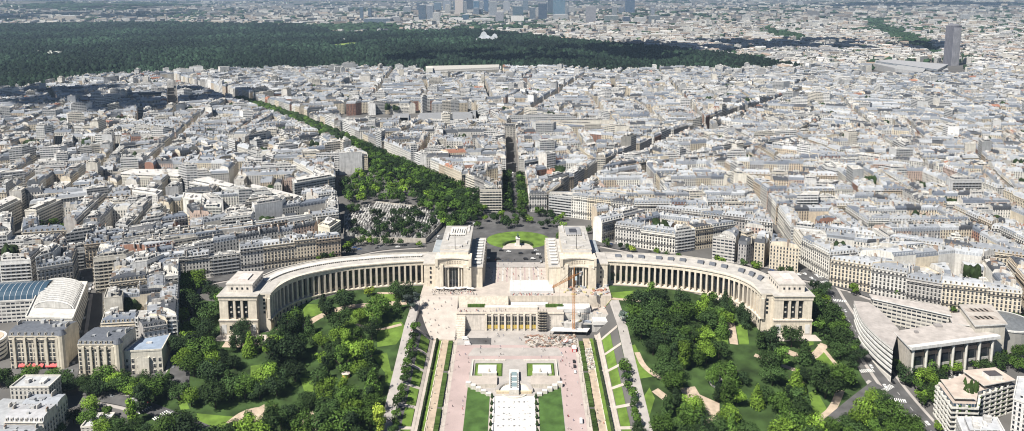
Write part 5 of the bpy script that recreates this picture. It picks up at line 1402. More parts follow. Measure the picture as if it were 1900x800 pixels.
def nearpath(x,y,mg=0.):
    for c,w in PATHW:
        for k in range(len(c)-1):
            a,b=c[k],c[k+1]; L2=(b[0]-a[0])**2+(b[1]-a[1])**2
            if L2<1e-6: continue
            t=max(0,min(1,((x-a[0])*(b[0]-a[0])+(y-a[1])*(b[1]-a[1]))/L2)); p=lerp(a,b,t)
            if math.hypot(p[0]-x,p[1]-y)<w/2+mg: return True
    return False
def addt(px,py,h,kind,cn,zn,g=True):
    x,y=G(px,py); TREES.append((x,y,h,kind,cn,zn))
# singled out ones: pixel of the foot
for q in ((704,806,20,'tall','yellow-green'),(686,552,11,'round','yellow-green'),(762,575,16,'cedar','blue-grey'),(752,560,17,'round','dark green'),(735,556,16,'round','deep green'),(535,628,20,'round','dark green'),(515,640,15,'round','deep green'),(690,630,17,'round','dark green'),(668,600,13,'round','bright green'),(630,640,16,'round','bright green'),(612,600,20,'tall','dark green'),(640,575,19,'round','dark green'),(600,570,14,'cone','dark green'),
 (1225,560,13,'tall','dark green'),(1232,570,15,'tall','dark green'),(1210,610,22,'round','deep green'),(1190,630,20,'round','deep green'),(1245,625,22,'round','deep green'),(1265,600,20,'round','mid green'),(1215,590,19,'round','deep green'),(1230,650,21,'round','dark green'),(1180,600,18,'round','mid green'),(1305,640,15,'round','bright green'),(1330,600,14,'round','mid green'),(1340,625,18,'cone','mid green'),(1305,570,15,'cone','dark green'),(1375,600,17,'tall','dark green'),(1385,610,15,'tall','dark green'),(1345,570,16,'cone','dark green'),(1155,600,12,'cedar','blue-grey'),(1355,580,14,'cone','deep green'),(1740,800,9,'round','bright green'),(632,478,14,'round','deep green'),(600,480,13,'round','dark green'),(1197,490,9,'round','bright green')):
    addt(*q,'in the gardens' )
def fill(poly,n,hs,kinds,cols,zn,dmin,tst=True):
    xs_=[p[0] for p in poly]; ys_=[p[1] for p in poly]; c=0; tries=0
    while c<n and tries<n*60:
        tries+=1; x,y=rt.uniform(min(xs_),max(xs_)),rt.uniform(min(ys_),max(ys_))
        if not inpoly(x,y,poly) or not infr(x,y,T(x,y)+8,60): continue
        if tst and (not okgap(x,y,1) or nearpath(x,y,1.)): continue
        h=rt.uniform(*hs)
        if any((x-t[0])**2+(y-t[1])**2<(dmin*(h+t[2])/2)**2 for t in TREES): continue
        TREES.append((x,y,h,rt.choices(list(kinds),list(kinds.values()))[0],rt.choices(list(cols),list(cols.values()))[0],zn)); c+=1
GC={'dark green':28,'deep green':34,'mid green':30,'bright green':20,'yellow-green':1}
GLi=[(-246,395),(-88,395),(-88,590),(-112,606),(-140,600),(-163,588),(-174,575),(-178,545),(-226,545),(-228,590),(-258,594),(-242,520)]
GRi=[(88,395),(238,395),(236,500),(247,590),(228,588),(226,545),(180,545),(174,575),(163,588),(140,600),(112,606),(88,590)]
fill(GLi,128,(11,22),{'round':8,'tall':2,'cone':1},GC,'in the left garden',.38)
fill(GRi,118,(11,21),{'round':8,'tall':2,'cone':1},GC,'in the right garden',.38)
for s,n in ((-1,'left'),(1,'right')):
    for k in range(14):
        if s>0 and k>8: continue
        TREES.append((s*76.2+rt.uniform(-.8,.8),442+k*8.6+rt.uniform(-1,1),rt.uniform(8,10.5),'round','mid green' if k%3 else 'deep green',f'in the row along the {n} alley'))
fill(gp((-20,706),(120,712),(320,716),(335,745),(250,742),(130,742),(60,728),(-20,722)),30,(10,15),{'round':1},GC,'on the avenue at the lower left',.42,False)
fill(gp((100,800),(180,745),(210,770),(360,800),(360,830),(100,830)),12,(10,15),{'round':1},GC,'in the bottom left corner',.5)
fill(gp((1585,650),(1640,680),(1700,700),(1860,680),(1900,650),(1900,690),(1740,700),(1760,760),(1700,760),(1660,710)),30,(9,14),{'round':1},GC,'beside the civic palace',.5)
fill(gp((1535,545),(1575,600),(1610,665),(1575,690),(1500,600),(1512,540)),18,(10,15),{'round':1},GC,'along the road right of the palace',.5)
fill(gp((1480,800),(1560,770),(1620,740),(1700,800),(1700,840),(1480,840)),12,(11,15),{'round':1},GC,'at the bottom edge near the crossroads',.5)
fill(gp((1535,540),(1700,575),(1900,625),(1900,600),(1740,560),(1560,520)),26,(8,12),{'round':1},GC,'between the civic palace and the long row',.6)
fill(gp((885,400),(905,395),(1010,396),(1045,412),(1025,428),(960,424),(900,430),(870,425)),26,(9,13),{'round':1},GC,'behind the round lawn',.45,False)
fill(gp((1020,425),(1110,432),(1110,460),(1060,450),(1025,450)),8,(9,12),{'round':1},GC,'beside the right pavilion roof',.5,False)
fill(gp((640,340),(700,318),(790,345),(890,392),(885,415),(820,440),(810,400),(740,380),(640,380)),120,(12,17),{'round':1},{'deep green':4,'mid green':5,'bright green':2,'dark green':2},'by the cemetery',.4,False)
fill(gp((640,445),(800,445),(800,462),(640,460)),12,(7,11),{'round':1},GC,'along the cemetery wall',.5,False)
fill(gp((645,395),(810,395),(800,445),(645,445)),44,(8,13),{'round':1},{'dark green':2,'deep green':1},'among the tombs',.42,False)
fill(gp((1110,455),(1250,478),(1470,508),(1470,514),(1250,486),(1110,463)),16,(7,10),{'round':1},GC,'along the street behind the right wing',.6,False)
fill(gp((590,495),(660,470),(640,465),(585,485)),6,(10,14),{'round':1},GC,'at the end of the row behind the left wing',.5,False)
fill(gp((70,425),(135,420),(125,455),(75,455)),7,(11,15),{'round':1},GC,'in the small park at left',.5,False)
fill(gp((325,705),(335,560),(345,530),(400,530),(395,600),(350,700)),16,(13,17),{'round':1},GC,'beside the dark street left of the gardens',.45,False)
# tree-lined avenues
for (pts,w),zn,st in ((AV[0],'along the wooded avenue',9),(AV[1],'along the straight central avenue',11)):
    for i in range(len(pts)-1-(st==9)):
        a,b=pts[i],pts[i+1]; L=math.hypot(b[0]-a[0],b[1]-a[1]); nx,ny=-(b[1]-a[1])/L,(b[0]-a[0])/L
        if st==11: a=pts[0]; b=lerp(pts[0],pts[1],.9); L*=.9
        for k in range(int(L/st)):
            for o_ in ((-19,19,-7,7) if st==9 else (-9,9)):
                p=lerp(a,b,(k+.5)*st/L); TREES.append((p[0]+nx*o_+rt.uniform(-1,1),p[1]+ny*o_+rt.uniform(-1,1),rt.uniform(13,17),'round',rt.choice(('deep green','mid green','dark green')),zn))
a,b=AV[4][0][0],AV[4][0][1]
for k in range(7): p=lerp(a,b,k/9); TREES.append((p[0]-2,p[1],rt.uniform(9,11),'round','deep green','at the foot of the rising right street'))
for k in range(26):
    x,y=G(rt.uniform(640,880),rt.uniform(238,243)); TREES.append((x,y,rt.uniform(12,16),'round','deep green','in the school court'))
for q in ((335,250,12),(345,256,10),(310,262,9),(1670,290,12),(1660,296,10),(1785,445,16),(1780,450,14),(1803,285,11),(1135,235,10),(1150,238,9),(1160,175,12),(1175,175,12),(210,455,12),(1560,350,8)):
    x,y=G(q[0],q[1]); TREES.append((x,y,q[2]*1.1,'round','dark green','in a courtyard among the roofs'))
def tsc(t):
    px,py,d=pj(t[0],t[1],T(t[0],t[1])+t[2]/2); return t[2]/d if (-15<px<1915 and -30<py<830) else 0
TREES=[t for t in TREES if tsc(t)>0]; TREES.sort(key=lambda t:-tsc(t)); print('trees',len(TREES))
LT=[]
for i,t in enumerate(TREES[:298]):
    x,y,h,kind,cn,zn=t; z=T(x,y); r=random.Random(i)
    nm={'round':'broadleaf_tree','tall':'broadleaf_tree','cone':'conifer_tree','cedar':'cedar_tree'}[kind]
    e=empty(nm,(x,y,z),r.uniform(0,6.28)); wsc=r.uniform(.88,1.12)*(1.05 if kind=='round' else 1); e.scale=(h*wsc,h*wsc,h)
    inst('crown',getcrown(kind,cn,i%3),e); inst('trunk',TRK,e); tag(e,cat='tree')
    shape={'round':'broad','tall':'slender','cone':'pointed','cedar':'spreading'}[kind]; size='large ' if h>16.5 else 'small ' if h<10 else ''
    if zn=='in the gardens': zn='in the left garden' if x<-80 else 'in the right garden' if 80<x<235 and y<600 else 'near the palace'
    if zn in('in the left garden','in the right garden'): zn+=' by the colonnade' if y>545 else ' near the bottom' if y<480 else ' at mid depth'
    LT.append((e,size+shape+' '+cn,'tree',zn,'trees of the gardens and avenues',pj(x,y,z)[0]))
rank_labels(LT)
# rest of the trees, courtyard greenery and the forest: domes of foliage
def domes(name,pts,cols,label,matn='canopy',kind='stuff',seg=8):
    pts=np.asarray(pts,float); n=len(pts); rg=np.random.default_rng(4)
    ang=np.arange(seg)*2*PI/seg
    unit=[]
    for (rad,z) in ((.75,.0),(1.,.45),(.72,.85)): unit+= [(rad*math.cos(a+z),rad*math.sin(a+z),z) for a in ang]
    unit.append((0,0,1.05)); unit=np.array(unit); k=len(unit)
    V=unit[None]*np.stack([pts[:,3],pts[:,3],pts[:,4]],1)[:,None,:]
    V=V*(1+rg.uniform(-.26,.26,(n,k,1))); V+=pts[:,None,:3]
    Fq=[]
    for j in range(2):
        for i in range(seg): i2=(i+1)%seg; Fq+=[(j*seg+i,j*seg+i2,(j+1)*seg+i2),(j*seg+i,(j+1)*seg+i2,(j+1)*seg+i)]
    for i in range(seg): Fq.append((2*seg+i,2*seg+(i+1)%seg,3*seg))
    Fq=np.array(Fq); Fa=(Fq[None]+(np.arange(n)*k)[:,None,None]).reshape(-1,3)
    c=np.asarray(cols)[:,None,:]*rg.uniform(.75,1.3,(n,len(Fq),1))
    me=npmesh(name,V.reshape(-1,3),Fa,[matn],None,c.reshape(-1,3)); o=bpy.data.objects.new(name,me); COL.objects.link(o); return tag(o,label,None,kind=kind)
D=[];C_=[]
lf=MB(); rl=random.Random(64)
for t in TREES[298:]:
    if t[1]>1200: continue
    x,y,h=t[0],t[1],t[2]; z=T(x,y); br=rl.uniform(.5,1.15); lobes=[(rl.uniform(-.24,.24)*h,rl.uniform(-.24,.24)*h,h*rl.uniform(.4,.78),h*rl.uniform(.16,.27),rl.uniform(.7,1.3)) for _ in range(6)]
    for (lx,ly,lz,lr,lb) in lobes:
        for k in range(52):
            u=rl.uniform(-.7,1); th=rl.uniform(0,2*PI); s_=math.sqrt(1-u*u); p=Vector((x+lx+lr*s_*math.cos(th),y+ly+lr*s_*math.sin(th),z+lz+lr*.85*u))
            nrm=Vector((s_*math.cos(th)+rl.uniform(-.6,.6),s_*math.sin(th)+rl.uniform(-.6,.6),u+.3+rl.uniform(-.5,.5))).normalized(); a=nrm.orthogonal().normalized(); b=nrm.cross(a); q=h*rl.uniform(.035,.07)
            lf.poly([tuple(p+a*q),tuple(p+b*q),tuple(p-a*q),tuple(p-b*q)],'canopy',jit(tuple(c*br*lb for c in TC[t[4]]),rl,.3))
tag(lf.build('woodland_foliage'),'mass of leafy trees by the cemetery and along the wooded avenue',kind='stuff')
for t in TREES[298:]:
    if t[1]<=1200: continue
    for q in range(4): D.append((t[0]+rt.uniform(-2,2),t[1]+rt.uniform(-2,2),T(t[0],t[1])+t[2]*rt.uniform(.15,.4),t[2]*rt.uniform(.26,.42),t[2]*.55)); C_.append(jit(TC[t[4]],rt,.3))
for P in blk:   # greenery inside blocks
    A=area(P)
    for k in range(rt.choice((0,1,1,2,3))):
        Q=inset(P,16)
        if not Q: continue
        w=[rt.random() for _ in Q]; s_=sum(w); x=sum(p[0]*a for p,a in zip(Q,w))/s_; y=sum(p[1]*a for p,a in zip(Q,w))/s_
        if bad(x,y) or not infr(x,y,40): continue
        h=rt.uniform(14,25)
        for q in range(4): D.append((x+rt.uniform(-5,5),y+rt.uniform(-5,5),T(x,y)+h*.45,rt.uniform(3,5),h*.5)); C_.append(jit((.035,.06,.02),rt,.4))
domes('distant_foliage',D,C_,'dark clumps of courtyard and avenue trees scattered among the roofs','leaf')
# forest
D=[];C_=[]; rg=random.Random(77)
minx,maxx=min(p[0] for p in BOIS),max(p[0] for p in BOIS); miny,maxy=min(p[1] for p in BOIS),max(p[1] for p in BOIS)
clear=[G(640,86,0),G(150,140,0),G(205,140,0),G(90,107,0),G(900,76,0)]
y=miny
while y<maxy:
    st=9.5*(y/2100)**1.0; hw=.68*y+60; x=max(minx,-hw)
    while x<min(maxx,hw):
        xx,yy_=x+rg.uniform(-.5,.5)*st,y+rg.uniform(-.5,.5)*st
        if inpoly(xx,yy_,BOIS):
            ok=True
            for (cx,cy),rx,ry in zip(clear,(80,26,30,70,75),(230,150,140,110,110)):
                if ((xx-cx)/rx)**2+((yy_-cy)/ry)**2<1: ok=False
            if ok and rg.random()<.96:
                g=.5+.5*math.sin(xx*.006+1.3*math.sin(yy_*.004))*math.sin(yy_*.005+xx*.002)
                if math.sin(xx*.013)+math.sin(yy_*.007+xx*.003)>1.93 or abs(math.sin((xx*.8+yy_*.45)*.0032))<.012: continue
                h=rg.uniform(7,21)*(1+.15*g); D.append((xx,yy_,T(xx,yy_)+h*.25,st*rg.uniform(.5,.95),h)); pt_=math.sin(xx*.011+yy_*.003)+math.sin(yy_*.0065-xx*.004+2)+rg.gauss(0,.5); k=rg.uniform(.35,1.5)*(.5+.8*g)*(1.5 if pt_>1.1 else .62 if pt_<-1 else 1); C_.append((.016*k,.031*k,.018*k))
        x+=st
    y+=st*.92
print('forest',len(D))
domes('forest_foliage',D,C_,'dense dark green forest spreading behind the city',seg=6)
dp=[]
for (cx,cy),rx,ry in zip(clear[:4],(82,27,31,72),(235,155,145,115)): dp.append([(cx+rx*math.cos(2*PI*k/20),cy+ry*math.sin(2*PI*k/20)) for k in range(20)])
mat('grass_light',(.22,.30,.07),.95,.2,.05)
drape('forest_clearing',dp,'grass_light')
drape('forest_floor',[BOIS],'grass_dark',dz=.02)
mm=MB()
for k in range(60):
    px,py=rg.choice(((80,107),(105,105),(70,102),(455,118),(530,115),(570,82),(590,86),(1190,90),(1210,92),(30,92),(640,80),(1240,105),(380,62),(180,65))); x,y=G(px+rg.uniform(-12,12),py+rg.uniform(-3,3)); mm.box(x,y,T(x,y),T(x,y)+rg.uniform(14,20),rg.uniform(8,20),rg.uniform(8,12),'plaster',(.7,.69,.66),rg.uniform(0,3))
tag(mm.build('forest_buildings'),'white roofs of pavilions scattered among the forest trees','building',kind='stuff')
# ================================================================== FAR CITY
rf_=random.Random(99); D=[];C_=[]; nfar=0
far=mass
DARKP=[gp((560,60),(720,62),(760,52),(700,45),(570,50)),gp((40,8),(240,4),(420,10),(240,20),(60,18)),gp((1600,37),(1650,36),(1640,48),(1700,72),(1745,98),(1735,108),(1690,95),(1625,56)),gp((850,50),(1010,50),(1010,56),(850,58)),gp((1420,55),(1500,72),(1490,80),(1400,62))]
k=0
while k<15500:
    k+=1
    py=rf_.uniform(-6,150); px=rf_.uniform(-20,1920); x,y=G(px,py,0) if py>0 else at(px,py,12)
    if y<2330: continue
    if y<2450 and x<800: continue
    if inpoly(x,y,BOIS) or any(inpoly(x,y,H) for H in HOLES[1:]): continue
    z=T(x,y); d=y; green=any(inpoly(x,y,P) for P in DARKP)
    gn=math.sin(x*.0021+2)*math.sin(y*.0013+x*.0007)+rf_.gauss(0,.35)
    if green or gn>.72 or rf_.random()<.07:
        s_=d/2400
        for q in range(4 if green else 2): D.append((x+rf_.uniform(-25,25)*s_,y+rf_.uniform(-25,25)*s_,z+3,rf_.uniform(7,15)*s_,rf_.uniform(11,18))); C_.append(jit((.032,.06,.03),rf_,.3))
        if green: continue
    s_=(d/2600)**.5
    w=rf_.choice((rf_.uniform(14,30),rf_.uniform(18,45),rf_.uniform(30,80)))*s_; l=rf_.uniform(11,17)*s_; h=rf_.choice((rf_.uniform(12,19),rf_.uniform(17,25),rf_.uniform(20,27))) if y<4300 else rf_.choice((rf_.uniform(6,12),rf_.uniform(9,18),rf_.uniform(12,30)))
    rot=rf_.choice((0,PI/2,0,.5,-.5,1.1))+.5*math.sin(x*.0012)+.4*math.sin(y*.001)+rf_.gauss(0,.08)
    wc=jit(rf_.choice(((.70,.66,.58),(.76,.74,.68),(.60,.53,.43),(.5,.49,.47),(.74,.72,.67),(.42,.35,.29))),rf_,.1); rc=jit(rf_.choice(((.33,.33,.34),(.48,.48,.47),(.42,.4,.36),(.12,.125,.14),(.58,.56,.52),(.36,.27,.21))),rf_,.15)
    m=rf_.choice(('fac_h','fac_h','fac_m')); ca,sa=math.cos(rot),math.sin(rot)
    P=[(x+u*ca-v*sa,y+u*sa+v*ca) for u,v in ((-w/2,-l/2),(w/2,-l/2),(w/2,l/2),(-w/2,l/2))]
    far.prism(P,z-3,z+h,m,wc,top='flat',tc=rc,uvw=True)
    if m=='fac_h' and y<6000:
        a,b,c,dd=P; m0,m1=lerp(a,dd,.5),lerp(b,c,.5); zr=z+h+.05
        far.poly([(*a,zr),(*b,zr),(*m1,zr+3.5),(*m0,zr+3.5)],'zinc',rc); far.poly([(*m0,zr+3.5),(*m1,zr+3.5),(*c,zr),(*dd,zr)],'zinc',rc)
    if y<6000:
        for q in range(3):
            u,v=rf_.uniform(-.4,.4)*w,rf_.uniform(-.35,.35)*l; far.box(x+u*ca-v*sa,y+u*sa+v*ca,z+h-1,z+h+rf_.uniform(2,5),rf_.uniform(1.5,4),rf_.uniform(1.5,4),'plaster',jit((.66,.64,.61),rf_,.2),rot)
    nfar+=1
o=mass.build('city_buildings_beyond'); tag(o,'countless smaller and farther buildings with grey and white roofs','building',kind='stuff')
for k in range(700):
    i=rf_.randrange(len(BOIS)); a,b=BOIS[i],BOIS[(i+1)%len(BOIS)]; t=rf_.random(); p=lerp(a,b,t); x,y=p[0]+rf_.gauss(0,28),p[1]+rf_.gauss(0,40)
    if abs(x)>.68*y+80 or y<1700: continue
    D.append((x,y,T(x,y)+3,rf_.uniform(6,11),rf_.uniform(12,19))); C_.append(jit((.022,.042,.02),rf_,.3))
domes('suburban_foliage',D,C_,'belts and patches of dark trees among the far suburbs',seg=6)
print('far',nfar,'mass faces',len(mass.f))
rank_labels(LB)
# ================================================================== CEMETERY
def tomb(k):
    m=MB(); c=((.50,.49,.46),(.34,.33,.32),(.62,.61,.58),(.16,.16,.16))[k%4]
    if k%3==0: m.box(0,0,-.3,.7,1.3,2.4,'stone',c); m.box(0,1,.7,2.2,1.1,.25,'stone',c); m.box(0,1,2.2,3,.2,.2,'stone',c); m.box(0,1,2.45,2.65,.7,.2,'stone',c)
    elif k%3==1: m.box(0,0,-.3,2.9,1.7,2.3,'stone',c); m.poly([(-.95,-1.25,2.9),(.95,-1.25,2.9),(0,-1.25,3.9)],'stone',c); m.poly([(-.95,-1.25,2.9),(0,-1.25,3.9),(0,1.25,3.9),(-.95,1.25,2.9)],'stone',c); m.poly([(.95,1.25,2.9),(0,1.25,3.9),(0,-1.25,3.9),(.95,-1.25,2.9)],'stone',c); m.box(0,-1.17,0,2,.7,.1,'glass')
    else: m.box(0,0,-.3,.5,1.8,2.6,'stone',c); m.cyl(0,.9,.5,3.2,.35,.22,'stone',c,6)
    return m.mesh('tomb')
TM=[tomb(k) for k in range(12)]; rc_=random.Random(31)
CEM=gp((638,448),(640,398),(700,378),(815,392),(820,420),(790,452)); drape('cemetery_ground',[CEM],'ground')
n=0; ys_=sorted(p[1] for p in CEM); xs_=sorted(p[0] for p in CEM); GRV=[]
y=ys_[0]
while y<ys_[-1]:
    x=xs_[0]
    while x<xs_[-1]:
        if inpoly(x,y,CEM) and rc_.random()<.86: GRV.append((x+rc_.uniform(-.4,.4),y+rc_.uniform(-.5,.5)))
        x+=3.1
    y+=4.3
for i,(x,y) in enumerate(GRV[:298]):
    k=rc_.randrange(12); o=inst('tomb',TM[k],None,(x,y,T(x,y)),rc_.gauss(0,.12),(1.05,1.05,rc_.uniform(.9,1.3)))
    tag(o,f'{("pale","grey","white","dark")[k%4]} {("flat grave with headstone and cross","small house-shaped burial chapel","grave slab with stone pillar")[k%3]} in the cemetery','tomb','tombs of the walled cemetery')
if len(GRV)>298:
    m=MB()
    for (x,y) in GRV[298:]:
        s_=rc_.uniform(1,2); m.box(x,y,T(x,y)-.3,T(x,y)+s_*rc_.uniform(.8,1.8),1.6,2.6,'stone',jit(rc_.choice(((.5,.49,.46),(.34,.33,.32),(.62,.61,.58),(.14,.14,.14))),rc_,.1),rc_.gauss(0,.15)); m.box(x,y+.9,T(x,y),T(x,y)+rc_.uniform(2,4.4),.7,.5,'stone',(.66,.65,.62))
    tag(m.build('tomb_rows'),'rows of farther pale tombs crowding the rear of the cemetery','tombs',kind='stuff')
m=MB()
for i in range(len(CEM)):
    a,b=CEM[i],CEM[(i+1)%len(CEM)]; L=math.hypot(b[0]-a[0],b[1]-a[1]); nx,ny=-(b[1]-a[1])/L*.3,(b[0]-a[0])/L*.3
    m.prism([a,b,(b[0]+nx,b[1]+ny),(a[0]+nx,a[1]+ny)],28,34,'stone',(.5,.46,.4))
tag(m.build('cemetery_wall'),'stone retaining wall around the cemetery','wall')
# ================================================================== VEHICLES
def carmeshes(col,van=False):
    mat('car_'+col[0],col[1],.3,0,spec=.6); n='car_'+col[0]; b=MB(); L,W_,H=(5.2,2.0,2.3) if van else (4.3,1.8,1.45)
    pr=[(-L/2,.35),(L/2,.35),(L/2,.8),(L/2-.9 if not van else L/2-.3,.95)]+([(L/2-1.3,2.25),(-L/2+.1,2.3)] if van else [(L/2-1.5,1.42),(-L/2+.9,1.45),(-L/2+.3,1.0)])+[(-L/2,.8)]
    for s in (-1,1): b.poly([(x,s*W_/2*(1 if z<1 else .86),z) for x,z in (pr if s<0 else pr[::-1])],n)
    for i in range(len(pr)):
        p,q=pr[i],pr[(i+1)%len(pr)]; f=lambda z:W_/2*(1 if z<1 else .86); b.poly([(p[0],-f(p[1]),p[1]),(p[0],f(p[1]),p[1]),(q[0],f(q[1]),q[1]),(q[0],-f(q[1]),q[1])],n)
    g=MB()
    if van: g.box(L/2-.95,0,1.15,1.9,1.0,W_*.9,'glass')
    else: g.box(-.15,0,.98,1.36,2.55,W_*.9,'glass')
    w=MB(); w2=[]
    for i in range(10):
        a0,a1=2*PI*i/10,2*PI*(i+1)/10; w.poly([(.33*math.cos(a0),-.1,.33*math.sin(a0)),(.33*math.cos(a1),-.1,.33*math.sin(a1)),(.33*math.cos(a1),.1,.33*math.sin(a1)),(.33*math.cos(a0),.1,.33*math.sin(a0))],'iron')
    for s in (-.1,.1): w.poly([(.33*math.cos(2*PI*i/10),s,.33*math.sin(2*PI*i/10)) for i in range(10)],'iron')
    return b.mesh('body'),g.mesh('windows'),w.mesh('wheel'),L,W_
CC=[('white',(.75,.75,.74)),('black',(.02,.02,.022)),('grey',(.25,.26,.27)),('silver',(.5,.51,.52)),('blue',(.04,.08,.2)),('red',(.45,.03,.03))]
CMH={(c[0],v):carmeshes(c,v) for c in CC for v in (False,True) if not(v and c[0]!='white')}
LC=[]
def car(x,y,rot,col,zn,van=False,z=None,lab=None):
    b,g,w,L,W_=CMH[(col,van)]; e=empty('delivery_van' if van else 'car',(x,y,(T(x,y) if z is None else z)+.08),rot)
    inst('body',b,e); inst('side_windows',g,e)
    for sx_ in (-1,1):
        for sy in (-1,1): inst('wheel',w,e,(sx_*L*.32,sy*W_*.46,.33))
    tag(e,lab,'van' if van else 'car')
    if not lab: LC.append((e,'small '+col,'car',zn,'cars on the streets and squares',pj(x,y,30)[0]))
def carpx(px,py,rot,col,zn,van=False,z=None,lab=None):
    x,y=G(px,py) if z is None else at(px,py,z); car(x,y,rot,col,zn,van,z,lab)
carpx(864,630,.05,'white','',True,lab='white van beside the grey concrete patch, the farther of two'); carpx(868,640,.1,'white','',True,lab='white van beside the grey concrete patch, the nearer of two')
carpx(1065,672,1.55,'black','',lab='black car on the right drive, farthest of a short line'); carpx(1066,681,1.55,'black','',lab='black car on the right drive between a black car and a white one'); carpx(1067,691,1.55,'white','',lab='white car ending the short line on the right drive'); carpx(1078,783,1.5,'white','',True,lab='lone white van low on the right drive')
rc2=random.Random(41)
for px,py,rot,c in ((905,480,0,'white'),(924,481,0,'black'),(944,468,0,'white'),(930,466,0,'black'),(966,471,0,'black'),(975,481,0,'black'),(989,481,0,'white'),(995,466,.3,'silver'),(999,473,.2,'white'),(1002,478,1.4,'black'),(1004,486,1.4,'grey'),(990,470,.2,'black')): carpx(px,py,rot,c,'on the square behind the esplanade',z=28.4)
def along(p,off,n,zn,jitter=.3,t0=0,t1=1):
    c=smooth([G(*q) for q in p],8); L=[0]
    for i in range(1,len(c)): L.append(L[-1]+math.hypot(c[i][0]-c[i-1][0],c[i][1]-c[i-1][1]))
    for k in range(n):
        s=L[-1]*(t0+(t1-t0)*(k+.5+rc2.uniform(-jitter,jitter))/n); i=max(0,min(len(c)-2,int(np.searchsorted(L,s))-1)); t=(s-L[i])/(L[i+1]-L[i]); a,b=c[i],c[i+1]
        q=lerp(a,b,t); l=math.hypot(b[0]-a[0],b[1]-a[1]); nx,ny=-(b[1]-a[1])/l,(b[0]-a[0])/l
        car(q[0]+nx*off,q[1]+ny*off,math.atan2(b[1]-a[1],b[0]-a[0]),rc2.choice(('white','black','grey','silver','blue','black','grey')),zn)
along(ROADS[0][0],2.2,6,'driving on the road right of the palace'); along(ROADS[0][0],-5.2,10,'parked along the road right of the palace',.15)
along(ROADS[2][0],2,4,'on the road at the lower left'); along(ROADS[2][0],-3.4,4,'parked at the lower left',.1,.5,1)
along(ROADS[3][0],5,14,'parked along the dark street left of the gardens',.2); along(ROADS[3][0],-4.5,10,'on the far kerb of the dark street',.2)
along(ROADS[4][0],3.6,6,'in the narrow street by the ornate corner building'); along(ROADS[7][0],2,7,'on the road below the cemetery'); along(ROADS[7][0],-3,8,'parked below the cemetery',.2)
along(ROADS[5][0],3,8,'on the street behind the left wing'); along(ROADS[6][0],3,10,'on the street behind the right wing')
for k in range(9): car(-1.5+rc2.choice((-2.5,2.5)),835+k*28+rc2.uniform(-6,6),PI/2,rc2.choice(('black','white','grey')),'on the straight central avenue')
for q,n_ in ((4,12),(5,10),(8,9)):
    pts_=[G(*p) for p in ()] or AV[q][0]
    for k in range(n_*2):
        t=(k+.5)/(n_*2)*min(2,len(pts_)-1); i=int(t); a,b=pts_[i],pts_[min(i+1,len(pts_)-1)]
        if a==b: continue
        p_=lerp(a,b,t-i); l=math.hypot(b[0]-a[0],b[1]-a[1]); nx,ny=-(b[1]-a[1])/l,(b[0]-a[0])/l; o_=rc2.choice((-4,4)); car(p_[0]+nx*o_,p_[1]+ny*o_,math.atan2(b[1]-a[1],b[0]-a[0]),rc2.choice(('white','black','grey','silver')),('on the rising street right of the straight avenue','in the street behind the right end pavilion','','','in the narrow left street')[q-4])
rank_labels(LC)
carpx(273,748,.4,'red','',lab='red car on the curving road at the lower left')
carpx(250,745,.3,'white','',True,lab='white van on the curving road at the lower left')
mx=empty('cement_mixer_truck',(39,557.8,T(39,557)),.35); m=MB(); m.box(0,0,.6,1.3,7.5,2.3,'paint',(.3,.3,.3)); m.box(3.2,0,1.3,3,1.8,2.3,'paint',(.7,.7,.7)); m.build('chassis',mx)
m=MB(); n=10
for k in range(5):
    x0,x1=-3+k*1.1,-1.9+k*1.1; r0,r1=(.7,1.2,1.35,1.3,1.0,.6)[k],(.7,1.2,1.35,1.3,1.0,.6)[k+1]
    for i in range(n):
        a0,a1=2*PI*i/n,2*PI*(i+1)/n; m.poly([(x0,r0*math.cos(a0),2.6+r0*math.sin(a0)),(x1,r1*math.cos(a0),2.6+r1*math.sin(a0)),(x1,r1*math.cos(a1),2.6+r1*math.sin(a1)),(x0,r0*math.cos(a1),2.6+r0*math.sin(a1))],'paint',(.75,.74,.72) if (i+k)%3 else (.5,.1,.06))
m.build('drum',mx)
for sx_ in (-2.4,-1.2,2.6):
    for sy in (-1,1): w=inst('wheel',CMH[('white',True)][2],mx,(sx_,sy*1.05,.5)); w.scale=(1.5,1.5,1.5)
tag(mx,'cement mixer truck with pale striped drum on the building site','truck')
m=MB(); x,y=44.1,548; z=T(x,y); m.box(x,y,z,z+2.6,3.2,6,'red'); m.box(x,y,z+2.6,z+2.9,3.3,6.1,'paint',(.7,.66,.64)); m.box(x,y-3.05,z+.3,z+2.2,2.2,.12,'paint',(.62,.6,.58)); tag(m.build('site_container'),'red site container at the head of the right drive','container')
